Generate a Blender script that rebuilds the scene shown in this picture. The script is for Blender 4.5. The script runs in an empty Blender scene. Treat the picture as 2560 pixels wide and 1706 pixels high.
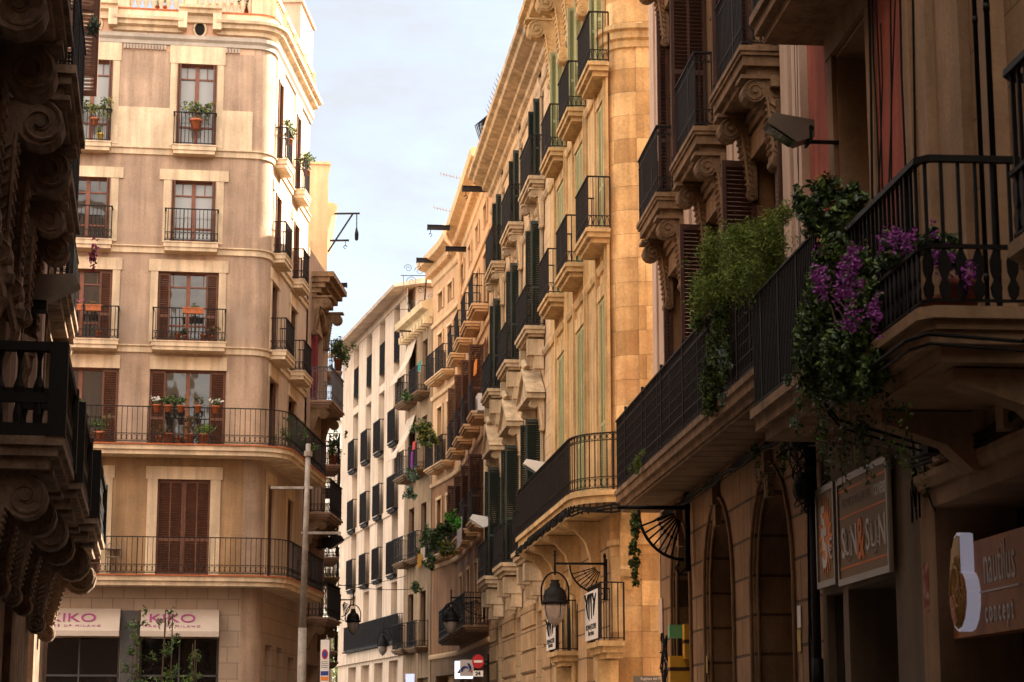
import bpy, math, random
from mathutils import Matrix, Vector
random.seed(7)
R=math.radians; PI=math.pi
sc=bpy.context.scene; COL=sc.collection
# ------------------------------------------------------------------ camera geometry (used to survey real positions)
FPX=5120.0; TILT=math.atan(974/FPX); CT,ST=math.cos(TILT),math.sin(TILT); EYE=1.6
def ray(px,py):
    a=(px-1280)/FPX; b=(853-py)/FPX
    return (a, CT-b*ST, ST+b*CT)
def P3(px,py,Y):
    r=ray(px,py); t=Y/r[1]; return Vector((r[0]*t,Y,r[2]*t+EYE))
class Fac:
    """vertical facade frame: x = along u, y = outwards, z = up"""
    def __init__(s,o,d):
        l=math.hypot(*d); s.o=o; s.u=(d[0]/l,d[1]/l); s.n=(-s.u[1],s.u[0]); s.a=math.atan2(s.u[1],s.u[0])
    def at(s,u=0,off=0,z=0,rz=0):
        return Matrix.Translation((s.o[0]+s.u[0]*u+s.n[0]*off, s.o[1]+s.u[1]*u+s.n[1]*off, z))@Matrix.Rotation(s.a+rz,4,'Z')
    def h(s,px,py,off=0):
        r=ray(px,py); ox,oy=s.o[0]+s.n[0]*off,s.o[1]+s.n[1]*off
        t=(ox*s.n[0]+oy*s.n[1])/(r[0]*s.n[0]+r[1]*s.n[1])
        return ((r[0]*t-ox)*s.u[0]+(r[1]*t-oy)*s.u[1], r[2]*t+EYE)
    def w(s,u,off): return (s.o[0]+s.u[0]*u+s.n[0]*off, s.o[1]+s.u[1]*u+s.n[1]*off)
# ------------------------------------------------------------------ materials
MT={}
def mat(name,col,rough=.85,var=.25,scale=1.5,bump=.15,streak=0,metal=0,spec=.3,brick=None,emit=None,fine=18,stain=None):
    if name in MT: return MT[name]
    m=bpy.data.materials.new(name); m.use_nodes=True; nt=m.node_tree; N=nt.nodes; L=nt.links
    b=N['Principled BSDF']; b.inputs['Roughness'].default_value=rough; b.inputs['Metallic'].default_value=metal
    b.inputs['Specular IOR Level'].default_value=spec
    c=(*col,1)
    if emit:
        b.inputs['Base Color'].default_value=c; b.inputs['Emission Color'].default_value=(*emit[0],1); b.inputs['Emission Strength'].default_value=emit[1]
        MT[name]=m; return m
    tc=N.new('ShaderNodeTexCoord'); src=tc.outputs['Object']
    def noise(sc_,det=5,vec=None,mp=None):
        n=N.new('ShaderNodeTexNoise'); n.inputs['Scale'].default_value=sc_; n.inputs['Detail'].default_value=det; n.inputs['Roughness'].default_value=.6
        if mp:
            q=N.new('ShaderNodeMapping'); q.inputs['Scale'].default_value=mp; L.new(src,q.inputs['Vector']); L.new(q.outputs[0],n.inputs['Vector'])
        else: L.new(src,n.inputs['Vector'])
        return n.outputs['Fac']
    def ramp(f,lo,hi,a=.3,bb=.7):
        r=N.new('ShaderNodeMapRange'); r.inputs['From Min'].default_value=a; r.inputs['From Max'].default_value=bb
        r.inputs['To Min'].default_value=lo; r.inputs['To Max'].default_value=hi; L.new(f,r.inputs['Value']); return r.outputs['Result']
    def mulc(c1,f):
        x=N.new('ShaderNodeMix'); x.data_type='RGBA'; x.blend_type='MULTIPLY'; x.inputs['Factor'].default_value=1
        if isinstance(c1,tuple): x.inputs['A'].default_value=c1
        else: L.new(c1,x.inputs['A'])
        L.new(f,x.inputs['B']); return x.outputs['Result']
    cur=c; hgt=None
    if brick:
        bw,bh,mort,jit,mcol,ax=brick
        sx=N.new('ShaderNodeSeparateXYZ'); L.new(src,sx.inputs[0]); cx=N.new('ShaderNodeCombineXYZ')
        L.new(sx.outputs[ax],cx.inputs[0]); L.new(sx.outputs[2],cx.inputs[1])
        bt=N.new('ShaderNodeTexBrick'); bt.inputs['Scale'].default_value=1; bt.inputs['Brick Width'].default_value=bw; bt.inputs['Row Height'].default_value=bh
        bt.inputs['Mortar Size'].default_value=mort; bt.inputs['Mortar Smooth'].default_value=.3
        bt.inputs['Color1'].default_value=tuple(min(1,x*(1+jit)) for x in col)+(1,)
        bt.inputs['Color2'].default_value=(col[0]*(1-jit),col[1]*(1-jit*1.25),col[2]*(1-jit*1.5),1)
        bt.inputs['Mortar'].default_value=tuple(x*mcol for x in col)+(1,)
        L.new(cx.outputs[0],bt.inputs['Vector']); cur=bt.outputs['Color']; hgt=bt.outputs['Fac']
    if var:
        cur=mulc(cur,ramp(noise(scale),1-var,1+var*.6))
        cur=mulc(cur,ramp(noise(fine,3),1-var*.45,1+var*.3))
    if streak:
        cur=mulc(cur,ramp(noise(1.6,4,mp=(2.2,2.2,.16)),1-streak,1.04,.38,.62))
    if stain:
        x=N.new('ShaderNodeMix'); x.data_type='RGBA'; L.new(ramp(noise(stain[1],4),0,stain[2],.5,.7),x.inputs['Factor'])
        if isinstance(cur,tuple): x.inputs['A'].default_value=cur
        else: L.new(cur,x.inputs['A'])
        x.inputs['B'].default_value=(*stain[0],1); cur=x.outputs['Result']
    if isinstance(cur,tuple): b.inputs['Base Color'].default_value=cur
    else: L.new(cur,b.inputs['Base Color'])
    if bump:
        bp=N.new('ShaderNodeBump'); bp.inputs['Strength'].default_value=min(1,bump*2.5); bp.inputs['Distance'].default_value=.012
        nn=noise(fine*1.6,6)
        if hgt is not None:
            a=N.new('ShaderNodeMath'); a.operation='MULTIPLY_ADD'; a.inputs[1].default_value=-1.6; L.new(hgt,a.inputs[0]); L.new(nn,a.inputs[2]); L.new(a.outputs[0],bp.inputs['Height'])
        else: L.new(nn,bp.inputs['Height'])
        L.new(bp.outputs[0],b.inputs['Normal'])
    MT[name]=m; return m
M_pl=mat('brown_plaster',(.45,.315,.225),.95,.28,.9,.25,streak=.30,stain=((.36,.26,.20),.7,.55))
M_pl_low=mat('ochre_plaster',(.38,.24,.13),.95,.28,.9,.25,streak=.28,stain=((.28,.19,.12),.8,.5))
M_cream=mat('cream_stone',(.73,.56,.38),.85,.18,1.2,.12,streak=.28)
M_side=mat('pale_render',(.52,.385,.29),.95,.15,.9,.15,streak=.12)
M_frieze=mat('pink_frieze',(.60,.38,.26),.95,.15,1.2,.1)
M_dent=mat('grey_moulding',(.42,.36,.30),.9,.2,3,.1)
M_terra=mat('terracotta',(.42,.12,.05),.85,.25,6,.15)
M_tile=mat('shop_tile',(.40,.30,.22),.6,.12,1.5,.05,brick=(.55,.42,.012,.06,.55,0))
M_grey=mat('grey_panel',(.09,.085,.085),.5,.1,2,.02)
M_iron=mat('black_iron',(.007,.006,.006),.6,.3,8,.15,spec=.15)
M_rail=mat('old_iron',(.017,.013,.013),.6,.3,6,.15,spec=.2)
M_railg=mat('grey_iron',(.12,.11,.12),.55,.3,6,.15,spec=.4)
M_brown=mat('brown_shutter_paint',(.075,.030,.020),.65,.3,3,.1,spec=.35)
M_brown2=mat('weathered_shutter_paint',(.14,.060,.036),.7,.3,3,.1,spec=.3)
M_green=mat('dark_green_paint',(.013,.022,.015),.5,.3,3,.1,spec=.4)
M_lgreen=mat('pale_green_paint',(.42,.43,.23),.65,.15,3,.1,spec=.3)
M_wood=mat('window_wood',(.20,.065,.035),.5,.25,4,.08,spec=.4)
M_white=mat('white_paint',(.75,.72,.68),.6,.1,3,.05)
M_dark=mat('dark_interior',(.012,.010,.009),.9,0,1,0)
M_curt=mat('curtain_cloth',(.55,.52,.47),.9,.1,3,.05,streak=.25)
M_sand=mat('sandstone_blocks',(.68,.46,.225),.9,.34,1.3,.5,brick=(.95,.50,.005,.30,.78,0),streak=.26,stain=((.46,.21,.09),.9,.6))
M_sand1=mat('plain_sandstone',(.67,.46,.225),.9,.30,1.4,.4,streak=.34)
M_rustic=mat('rusticated_sandstone',(.52,.35,.19),.9,.30,1.4,.45,brick=(2.6,.52,.02,.10,.35,0),streak=.15)
M_cr5=mat('cream_scored_render',(.62,.45,.28),.92,.24,1.2,.2,brick=(3.0,.42,.012,.05,.55,0),streak=.14)
M_cr5s=mat('cream_carved_stone',(.59,.45,.29),.9,.28,1.7,.35,streak=.36)
M_or6=mat('orange_render',(.62,.38,.205),.92,.18,1.0,.15,streak=.16)
M_or6c=mat('peach_stone',(.72,.48,.27),.9,.15,1.4,.1,streak=.14)
M_w=mat('peach_white_render',(.70,.535,.40),.92,.16,.8,.1,streak=.22)
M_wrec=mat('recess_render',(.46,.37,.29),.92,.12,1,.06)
M_r3w=mat('ochre_wall',(.36,.20,.10),.92,.2,1,.15,streak=.15)
M_r3s=mat('carved_brown_stone',(.30,.19,.11),.92,.35,2.2,.35,streak=.35)
M_pil=mat('pinkish_pilaster',(.62,.47,.37),.9,.12,1.2,.08,streak=.12)
M_pil2=mat('mauve_pilaster_strip',(.42,.27,.22),.9,.12,1.2,.08,streak=.12)
M_r3b=mat('arcade_stone',(.24,.145,.08),.92,.28,1.2,.3,streak=.2)
M_red=mat('red_render',(.46,.12,.08),.92,.25,1.0,.15,streak=.3)
M_r1=mat('brown_ashlar',(.29,.185,.105),.9,.22,.9,.18,brick=(1.15,.62,.012,.06,.6,0),streak=.2)
M_r1s=mat('brown_moulded_stone',(.34,.22,.13),.9,.25,1.2,.2,streak=.2)
M_grst=mat('grey_door_stone',(.18,.135,.095),.85,.2,1.2,.12,streak=.2)
M_l1=mat('sooty_stone',(.24,.16,.11),.92,.5,2.6,.6,streak=.45)
M_l1p=mat('soft_pink_stone',(.44,.31,.24),.92,.2,1.6,.2,streak=.25)
M_l3=mat('mauve_render',(.40,.27,.20),.92,.2,1,.15,streak=.2)
M_yel=mat('pale_yellow_render',(.72,.55,.33),.92,.15,.8,.1,streak=.15)
M_asph=mat('asphalt',(.05,.05,.05),.9,.2,3,.2)
M_pave=mat('paving',(.22,.19,.16),.85,.2,2,.2)
M_pot=mat('clay_pot',(.42,.13,.055),.85,.25,9,.15)
M_leafd=mat('dark_leaf',(.025,.055,.016),.5,.4,9,0,spec=.4)
M_leaf=mat('green_leaf',(.10,.17,.03),.5,.4,9,0,spec=.4)
M_leafy=mat('yellow_leaf',(.22,.20,.035),.6,.4,9,0)
M_fern=mat('fern_leaf',(.17,.24,.035),.7,.4,7,0)
M_fern2=mat('deep_fern_leaf',(.08,.13,.02),.7,.4,7,0)  # deeper green tone, mixed at random among the leaves
M_dry=mat('dry_leaf',(.26,.13,.055),.9,.4,9,0)
M_succ=mat('grey_succulent',(.20,.26,.20),.7,.3,9,0)
M_purp=mat('purple_petal',(.27,.05,.29),.6,.25,9,0)
M_pink=mat('pink_petal',(.60,.13,.30),.6,.25,9,0)
M_wfl=mat('white_petal',(.75,.72,.68),.6,.1,9,0)
M_redfl=mat('red_petal',(.55,.05,.05),.6,.1,9,0)
M_pole=mat('galvanised_pole',(.34,.30,.26),.6,.3,5,.1,metal=.2,streak=.3,stain=((.16,.13,.11),4,.6))
M_cable=mat('black_cable',(.008,.007,.006),.7,.2,8,0,spec=.15)
M_cloth=mat('awning_canvas',(.62,.50,.38),.9,.15,2,.05,streak=.2)
M_curr=mat('burgundy_curtain',(.20,.03,.035),.9,.3,5,.1,streak=.4)
M_bark=mat('bark',(.10,.07,.045),.9,.3,6,.3)
def glass(name,col,rough,spec,ior=1.6):
    m=bpy.data.materials.new(name); m.use_nodes=True; b=m.node_tree.nodes['Principled BSDF']
    b.inputs['Base Color'].default_value=(*col,1); b.inputs['Roughness'].default_value=rough; b.inputs['IOR'].default_value=ior; b.inputs['Specular IOR Level'].default_value=spec
    N=m.node_tree.nodes; n=N.new('ShaderNodeTexNoise'); n.inputs['Scale'].default_value=1.7; n.inputs['Detail'].default_value=1
    tc=N.new('ShaderNodeTexCoord'); bp=N.new('ShaderNodeBump'); bp.inputs['Strength'].default_value=.25; bp.inputs['Distance'].default_value=.05
    m.node_tree.links.new(tc.outputs['Object'],n.inputs['Vector']); m.node_tree.links.new(n.outputs['Fac'],bp.inputs['Height']); m.node_tree.links.new(bp.outputs[0],b.inputs['Normal'])
    return m
M_gl=glass('window_glass',(.020,.018,.016),.04,.5,1.62)
M_shopgl=glass('shop_glass',(.008,.007,.007),.05,.6,1.5)
M_glc=glass('curtained_glass',(.26,.26,.25),.08,.5,1.6)
M_lampgl=glass('lantern_glass',(.30,.24,.20),.15,.8,1.5)
# ------------------------------------------------------------------ mesh builder
class MB:
    def __init__(s): s.v=[]; s.f=[]; s.mi=[]; s.m=0
    def add(s,vs,fs):
        o=len(s.v); s.v+= [tuple(v) for v in vs]; s.f+=[tuple(i+o for i in f) for f in fs]; s.mi+=[s.m]*len(fs); return s
    def box(s,x0,x1,y0,y1,z0,z1,M=None):
        v=[(x,y,z) for x in (x0,x1) for y in (y0,y1) for z in (z0,z1)]
        if M is not None: v=[tuple(M@Vector(p)) for p in v]
        return s.add(v,[(0,1,3,2),(4,6,7,5),(0,4,5,1),(2,3,7,6),(0,2,6,4),(1,5,7,3)])
    def tube(s,pts,r,n=5,cap=True):
        pts=[Vector(p) for p in pts]; rs=r if isinstance(r,(list,tuple)) else [r]*len(pts); o=[]; up=Vector((0,0,1)); x=None
        for i,p in enumerate(pts):
            a=pts[max(0,i-1)]; b=pts[min(len(pts)-1,i+1)]; d=(b-a)
            if d.length<1e-9: d=Vector((0,0,1))
            d.normalize()
            if x is None: x=d.orthogonal().normalized()
            x=(x-d*x.dot(d)); x=x.normalized() if x.length>1e-6 else d.orthogonal().normalized(); y=d.cross(x)
            o.append([p+(x*math.cos(2*PI*k/n+PI/n)+y*math.sin(2*PI*k/n+PI/n))*rs[i] for k in range(n)])
        vs=[q for c in o for q in c]; fs=[]
        for i in range(len(pts)-1):
            for k in range(n): k2=(k+1)%n; fs.append((i*n+k,i*n+k2,(i+1)*n+k2,(i+1)*n+k))
        if cap: fs+= [tuple(range(n-1,-1,-1)), tuple((len(pts)-1)*n+k for k in range(n))]
        return s.add(vs,fs)
    def lathe(s,prof,c=(0,0,0),n=12,a0=0):
        vs=[]; fs=[]
        for (r,z) in prof:
            for k in range(n): a=2*PI*k/n+a0; vs.append((c[0]+r*math.cos(a),c[1]+r*math.sin(a),c[2]+z))
        for i in range(len(prof)-1):
            for k in range(n): k2=(k+1)%n; fs.append((i*n+k,i*n+k2,(i+1)*n+k2,(i+1)*n+k))
        fs.append(tuple(range(n-1,-1,-1))); fs.append(tuple((len(prof)-1)*n+k for k in range(n)))
        return s.add(vs,fs)
    def prism(s,poly,a0,a1,ax='x'):
        """poly in the two remaining axes, extruded a0..a1 along ax"""
        def mk(a,p): return (a,p[0],p[1]) if ax=='x' else ((p[0],a,p[1]) if ax=='y' else (p[0],p[1],a))
        n=len(poly); vs=[mk(a0,p) for p in poly]+[mk(a1,p) for p in poly]
        fs=[tuple(range(n)),tuple(range(2*n-1,n-1,-1))]+[(i,(i+1)%n,n+(i+1)%n,n+i) for i in range(n)]
        return s.add(vs,fs)
    def quad(s,a,b,c,d): return s.add([a,b,c,d],[(0,1,2,3)])
    def band(s,path,prof,closed_prof=True):
        """sweep profile (outward offset, z) along a 2D path, outward = left of travel"""
        n=len(path); m=len(prof); vs=[]; fs=[]
        for i in range(n):
            nx,ny=miter(path,i)
            for (o,z) in prof: vs.append((path[i][0]+nx*o,path[i][1]+ny*o,z))
        for i in range(n-1):
            for k in range(m if closed_prof else m-1): k2=(k+1)%m; fs.append((i*m+k,i*m+k2,(i+1)*m+k2,(i+1)*m+k))
        if closed_prof: fs+= [tuple(range(m-1,-1,-1)),tuple((n-1)*m+k for k in range(m))]
        return s.add(vs,fs)
    def mesh(s,name,mats,smooth=False):
        me=bpy.data.meshes.new(name); me.from_pydata(s.v,[],s.f)
        for m in (mats if isinstance(mats,(list,tuple)) else [mats]): me.materials.append(m)
        if any(s.mi): me.polygons.foreach_set('material_index',s.mi)
        if smooth: me.polygons.foreach_set('use_smooth',[True]*len(s.f))
        me.validate(); me.update()
        import bmesh
        b=bmesh.new(); b.from_mesh(me); bmesh.ops.recalc_face_normals(b,faces=b.faces); b.to_mesh(me); b.free()
        return me
def miter(path,i):
    def nrm(a,b):
        dx,dy=b[0]-a[0],b[1]-a[1]; l=math.hypot(dx,dy) or 1; return (-dy/l,dx/l)
    n=len(path)
    if i==0: return nrm(path[0],path[1])
    if i==n-1: return nrm(path[-2],path[-1])
    a=nrm(path[i-1],path[i]); b=nrm(path[i],path[i+1]); x,y=a[0]+b[0],a[1]+b[1]; q=(a[0]*b[0]+a[1]*b[1])+1
    return (x/q,y/q) if q>.05 else a
def off_path(path,o): return [(p[0]+miter(path,i)[0]*o,p[1]+miter(path,i)[1]*o) for i,p in enumerate(path)]
def fillet(pts,i,r,n=7):
    p=Vector(pts[i]); a=(Vector(pts[i-1])-p).normalized(); b=(Vector(pts[i+1])-p).normalized()
    s=p+a*r; e=p+b*r; out=[]
    for k in range(n+1):
        t=k/n; out.append(tuple(s*(1-t)**2+p*2*t*(1-t)+e*t*t))
    return list(pts[:i])+out+list(pts[i+1:])
def along(path,step,inset=0):
    L=[math.dist(path[i],path[i+1]) for i in range(len(path)-1)]; T=sum(L); n=max(1,round((T-2*inset)/step)); out=[]
    for k in range(n+1):
        d=inset+(T-2*inset)*k/n; i=0
        while i<len(L)-1 and d>L[i]: d-=L[i]; i+=1
        t=d/(L[i] or 1); a,b=path[i],path[i+1]; out.append((a[0]+(b[0]-a[0])*t,a[1]+(b[1]-a[1])*t,math.atan2(b[1]-a[1],b[0]-a[0])))
    return out
WM={}
I4=Matrix.Identity(4)
def O(name,me,parent=None,M=I4,mats=None,smooth=False,label=None,kind=None,cat=None,group=None):
    if isinstance(me,MB): me=me.mesh(name,mats,smooth)
    o=bpy.data.objects.new(name,me); COL.objects.link(o)
    if parent is not None: o.parent=parent; o.matrix_basis=WM[parent.name].inverted()@M
    else: o.matrix_basis=M
    WM[o.name]=M.copy()
    if label: o['label']=label
    if kind: o['kind']=kind
    if cat: o['category']=cat
    if group: o['group']=group
    return o
def root(name,label,cat,M,group=None):
    return O(name,None,None,M,label=label,cat=cat,group=group)
CACHE={}
def cached(key,fn):
    if key not in CACHE: CACHE[key]=fn()
    return CACHE[key]
# ------------------------------------------------------------------ kit
def wall_mb(u0,u1,z0,z1,ops,dep=.3,y=0,mb=None):
    mb=mb or MB(); us=sorted({u0,u1}|{min(max(a,u0),u1) for o in ops for a in o[:2]}); zs=sorted({z0,z1}|{min(max(a,z0),z1) for o in ops for a in o[2:4]})
    for i in range(len(us)-1):
        for j in range(len(zs)-1):
            cu,cz=(us[i]+us[i+1])/2,(zs[j]+zs[j+1])/2
            if any(o[0]<cu<o[1] and o[2]<cz<o[3] for o in ops): continue
            mb.quad((us[i],y,zs[j]),(us[i+1],y,zs[j]),(us[i+1],y,zs[j+1]),(us[i],y,zs[j+1]))
    for o in ops:
        a,b,c,d=o[:4]
        mb.quad((a,y,c),(a,y,d),(a,y-dep,d),(a,y-dep,c)); mb.quad((b,y,c),(b,y,d),(b,y-dep,d),(b,y-dep,c))
        mb.quad((a,y,d),(b,y,d),(b,y-dep,d),(a,y-dep,d)); mb.quad((a,y,c),(b,y,c),(b,y-dep,c),(a,y-dep,c))
    return mb
def leaf_mesh(w,h,m,pitch=.060):
    def f():
        b=MB(); st=.055; t=.02
        b.box(0,st,-t,t,0,h); b.box(w-st,w,-t,t,0,h); rails=[(0,.09),(h*.36,h*.36+.07),(h-.08,h)]
        for a,c in rails: b.box(st,w-st,-t,t,a,c)
        if w>.5: b.box(w/2-.02,w/2+.02,-t,t,.09,h-.08)
        for (a,c) in ((.09,h*.36),(h*.36+.07,h-.08)):
            n=max(2,int((c-a)/pitch)); p=(c-a)/n
            for k in range(n):
                z=a+p*(k+.5); d=.34*p; b.add([(st,-.018,z-d),(w-st,-.018,z-d),(w-st,.018,z+d),(st,.018,z+d),(st,-.018,z-d+.008),(w-st,-.018,z-d+.008),(w-st,.018,z+d+.008),(st,.018,z+d+.008)],[(0,1,2,3),(7,6,5,4),(0,4,5,1),(2,6,7,3)])
        return b.mesh('shutter',m)
    return cached(('leaf',round(w,2),round(h,2),m.name,pitch),f)
def window(bld,F,u0,u1,z0,z1,dep=.22,fm=None,gm=None,sh=None,shm=None,shw=None,sur=None,surm=None,trans=True,split=True,hinge=.0):
    """frame, pane, shutters and surround in the opening u0..u1, z0..z1.
       sh: 'flank' leaves folded beside the glass, 'closed', 'perp' leaves swung square to the wall, 'flat' leaves opened against the wall, 'edge' thin folded"""
    fm=fm or M_wood; gm=gm or M_gl; w=u1-u0; h=z1-z0
    M=F.at(u0,-dep,z0)
    key=('win',round(w,2),round(h,2),fm.name,trans,split)
    def f():
        b=MB(); t=.055; b.box(0,t,0,.06,0,h); b.box(w-t,w,0,.06,0,h); b.box(t,w-t,0,.06,h-t,h); b.box(t,w-t,0,.06,0,.12)
        if split: b.box(w/2-.055,w/2+.055,.0,.075,.12,h-t)
        if trans:
            b.box(t,w-t,.01,.05,h-.42,h-.38)
            for q in (.25,.75): b.box(w*q-.012,w*q+.012,.012,.045,h-.40,h-t)
            b.box(t,w-t,.01,.05,h*.24,h*.24+.05)
        return b.mesh('window',fm)
    o=O('window',cached(key,f),bld,M)
    def g():
        b=MB(); b.box(.03,w-.03,-.03,.015,.03,h-.03); return b.mesh('pane',gm)
    O('pane',cached(('pane',round(w,2),round(h,2),gm.name),g),o,M)
    if sh:
        shm=shm or M_brown
        if sh=='closed':
            lw=w/2-.005
            O('shutter',leaf_mesh(lw,h,shm),o,F.at(u0,-dep+.13,z0)); O('shutter',leaf_mesh(lw,h,shm),o,F.at(u0+w/2+.005,-dep+.13,z0))
        elif sh=='flank':
            for a in (u0+.01,u1-shw-.01): O('shutter',leaf_mesh(shw,h-.02,shm),o,F.at(a,-dep+.14,z0+.01))
        elif sh=='perp':
            lw=shw or .45
            for a,rz in ((u0+.02,PI/2-.12),(u1-.02,PI/2+.15)): O('shutter',leaf_mesh(lw,h,shm),o,F.at(a,.02,z0,rz))
        elif sh=='far':
            lw=shw or .45; O('shutter',leaf_mesh(lw,h,shm),o,F.at(u1-.02,.02,z0,PI/2+.10)); O('shutter',leaf_mesh(.34,h,shm),o,F.at(u0,.05,z0,PI-.10))
        elif sh=='near':
            lw=shw or .45; O('shutter',leaf_mesh(lw,h,shm),o,F.at(u0+.02,.02,z0,PI/2-.08))
        elif sh=='flat':
            lw=shw or w/2
            O('shutter',leaf_mesh(lw,h,shm),o,F.at(u0,.05,z0,PI-.08)); O('shutter',leaf_mesh(lw,h,shm),o,F.at(u1,.05,z0,.08))
        elif sh=='edge':
            lw=.2
            for a in (u0+.02,u0+.08): O('shutter',leaf_mesh(lw,h-.02,shm),o,F.at(a,-dep+.07,z0+.01,PI/2))
            for a in (u1-.02,u1-.08): O('shutter',leaf_mesh(lw,h-.02,shm),o,F.at(a,-dep+.07,z0+.01,PI/2))
    if sur:
        jw,lh,lx,pr=sur     # jamb width, lintel height, lintel ears, projection
        b=MB(); b.box(-jw,0,0,pr,0,h); b.box(w,w+jw,0,pr,0,h); b.box(-jw-lx,w+jw+lx,0,pr+.015,h,h+lh)
        O('surround',b,o,F.at(u0,.002,z0),surm or M_cream)
    return o
def slab_steps(path,z,steps=((0,.06),(.05,.07),(.12,.06))):
    b=MB(); zt=z
    for ins,th in steps:
        p=off_path(path,-ins); p[0]=(p[0][0],path[0][1]-.02) if False else p[0]
        b.prism([(q[0],q[1]) for q in p],zt-th,zt,'z'); zt-=th+.0015
    return b
def rail_mb(path,z0,h,step=.115,style='plain',r=.009,ins=.05):
    b=MB(); p=off_path(path,-ins)
    def bar(z,w_,hh): b.band(p,[(-w_,z-hh),(w_,z-hh),(w_,z+hh),(-w_,z+hh)])
    bar(z0+h,.024,.012); bar(z0+.05,.014,.010)
    pts=along(p,step)
    if style in('ring','deco','both'): bar(z0+.26,.012,.008)
    if style in('top','both'): bar(z0+h-.14,.012,.008)
    for i,(x,y,a) in enumerate(pts):
        post=(i%12==0)
        rr=r*(1.7 if post else 1); b.box(x-rr,x+rr,y-rr,y+rr,z0 if post else z0+.04,z0+h)
        if i<len(pts)-1:
            x2,y2,a2=pts[i+1]; mx,my=(x+x2)/2,(y+y2)/2; l=math.dist((x,y),(x2,y2)); dx,dy=(x2-x)/(l or 1),(y2-y)/(l or 1)
            zc=[]
            if style in('ring','both'): zc+= [(z0+.155,.085)]
            if style in('top','both'): zc+= [(z0+h-.07,.05)]
            for (cz,rz_) in zc:
                q=[(mx+dx*min(l*.46,rz_)*math.cos(t*PI/4),my+dy*min(l*.46,rz_)*math.cos(t*PI/4),cz+rz_*math.sin(t*PI/4)) for t in range(9)]
                b.tube(q,.0075,3,False)
            if style=='deco':
                for sgn in (1,-1):
                    q=[(mx+dx*sgn*l*.45*(1-t/6),my+dy*sgn*l*.45*(1-t/6),z0+.06+.19*math.sin(t/6*PI/2)) for t in range(7)]; b.tube(q,.0075,3,False)
    return b
def scroll_mb(dep,h,w,k1=.30,relief=True):
    """S volute bracket: y from wall (0) to dep, z from 0 (top) down to -h, width w centred on x=0"""
    b=MB(); r1=min(dep*k1,h*.2); c1=(dep-r1,-r1); r2=r1*.55; c2=(r2*.9,-h+r2)
    # body outline
    out=[]; 
    for k in range(9): a=PI/2-k*PI/8*1.35; out.append((c1[0]+r1*math.cos(a),c1[1]+r1*math.sin(a)))
    x0,z0=out[-1]
    for k in range(1,9):
        t=k/9; x=x0+(c2[0]+r2*.7-x0)*(t**.75); z=z0+(c2[1]+r2*.7-z0)*t; out.append((x,z))
    for k in range(7): a=PI/4-k*PI/6*1.1; out.append((c2[0]+r2*math.cos(a),c2[1]+r2*math.sin(a)))
    out.append((0,-h)); out.append((0,0))
    b.prism(out,-w/2,w/2,'x')
    b.box(-w*.62,w*.62,0,dep*1.06,-.0,.05)
    if relief:
        for s in (-1,1):
            for (c,r) in ((c1,r1),(c2,r2)):
                pts=[]
                for k in range(22): a=PI/2-k*.5; rr=r*(.96-k/22*.8); pts.append((s*(w/2+.004),c[0]+rr*math.cos(a),c[1]+rr*math.sin(a)))
                b.tube(pts,[r*.11*(1-.5*k/22) for k in range(22)],5)
                b.tube([(s*(w/2-.01),c[0],c[1]),(s*(w/2+.03),c[0],c[1])],r*.22,8)
            edge=[(s*(w/2+.003),p[0]-.02,p[1]) for p in out[8:17]]; b.tube(edge,.018,5)
            # carved leaves
            for k in range(9,17): p=out[k]; b.tube([(s*(w/2),p[0]*.75,p[1]),(s*(w/2+.02),p[0]*.45,p[1]-.06)],[.03,.008],5)
        for k in range(8,17): p=out[k]; b.tube([(-w*.45,p[0]+.008,p[1]),(w*.45,p[0]+.008,p[1])],.02,5)
    return b
def balcony(bld,F,u0,u1,z,off,h=1.0,style='ring',rm=None,sm=None,brk=None,steps=None,path=None,step=.115,brm=None,label=None,r=.009):
    path=path or [(0,0),(0,off),(u1-u0,off),(u1-u0,0)]
    M=F.at(u0,0,z); sm=sm or M_cream; rm=rm or M_rail
    key=('slab',tuple((round(a,2),round(b_,2)) for a,b_ in path),sm.name,steps)
    o=O('balcony',cached(key,lambda: slab_steps(path,0,steps or ((0,.06),(.05,.07),(.12,.06))).mesh('balcony',sm)),bld,M,label=label)
    key=('rail',tuple((round(a,2),round(b_,2)) for a,b_ in path),rm.name,style,h,step,r)
    O('railing',cached(key,lambda: rail_mb(path,0,h,step,style,r).mesh('railing',rm)),o,M)
    if brk:
        kind,bd,bh,bw,ins=brk
        for a in (ins,u1-u0-ins):
            th=sum(t for _,t in (steps or ((0,.06),(.05,.07),(.12,.06))))+.06
            if kind=='scroll': me=cached(('scr',bd,bh,bw,(brm or sm).name),lambda: scroll_mb(bd,bh,bw).mesh('bracket',brm or sm))
            else:
                def fb():
                    b=MB(); b.box(-bw/2,bw/2,0,bd,-bh*.55,0); b.box(-bw/2+.03,bw/2-.03,0,bd*.6,-bh,-bh*.55); return b.mesh('bracket',brm or sm)
                me=cached(('blk',bd,bh,bw,(brm or sm).name),fb)
            O('bracket',me,o,F.at(u0+a,0,z-th))
    return o
def core(bld,F,u0,u1,z1,depth=9,m=None,y=-.35,z0=-.3):
    b=MB(); b.box(u0,u1,-depth,y,z0,z1); return O('rear_wall',b,bld,F.at(),m or M_dark)
def text(name,s,size,bld,M,m,ext=.006,align='CENTER',sx=1,space=1,bold=0):
    cu=bpy.data.curves.new(name,'FONT'); cu.body=s; cu.size=size; cu.extrude=ext; cu.align_x=align; cu.align_y='CENTER'; cu.space_character=space; cu.offset=bold; cu.resolution_u=3
    ob=bpy.data.objects.new(name,cu); me=bpy.data.meshes.new_from_object(ob); bpy.data.objects.remove(ob)
    for v in me.vertices: v.co.x*=sx
    me.materials.clear(); me.materials.append(m)
    return O(name,me,bld,M)
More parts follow.
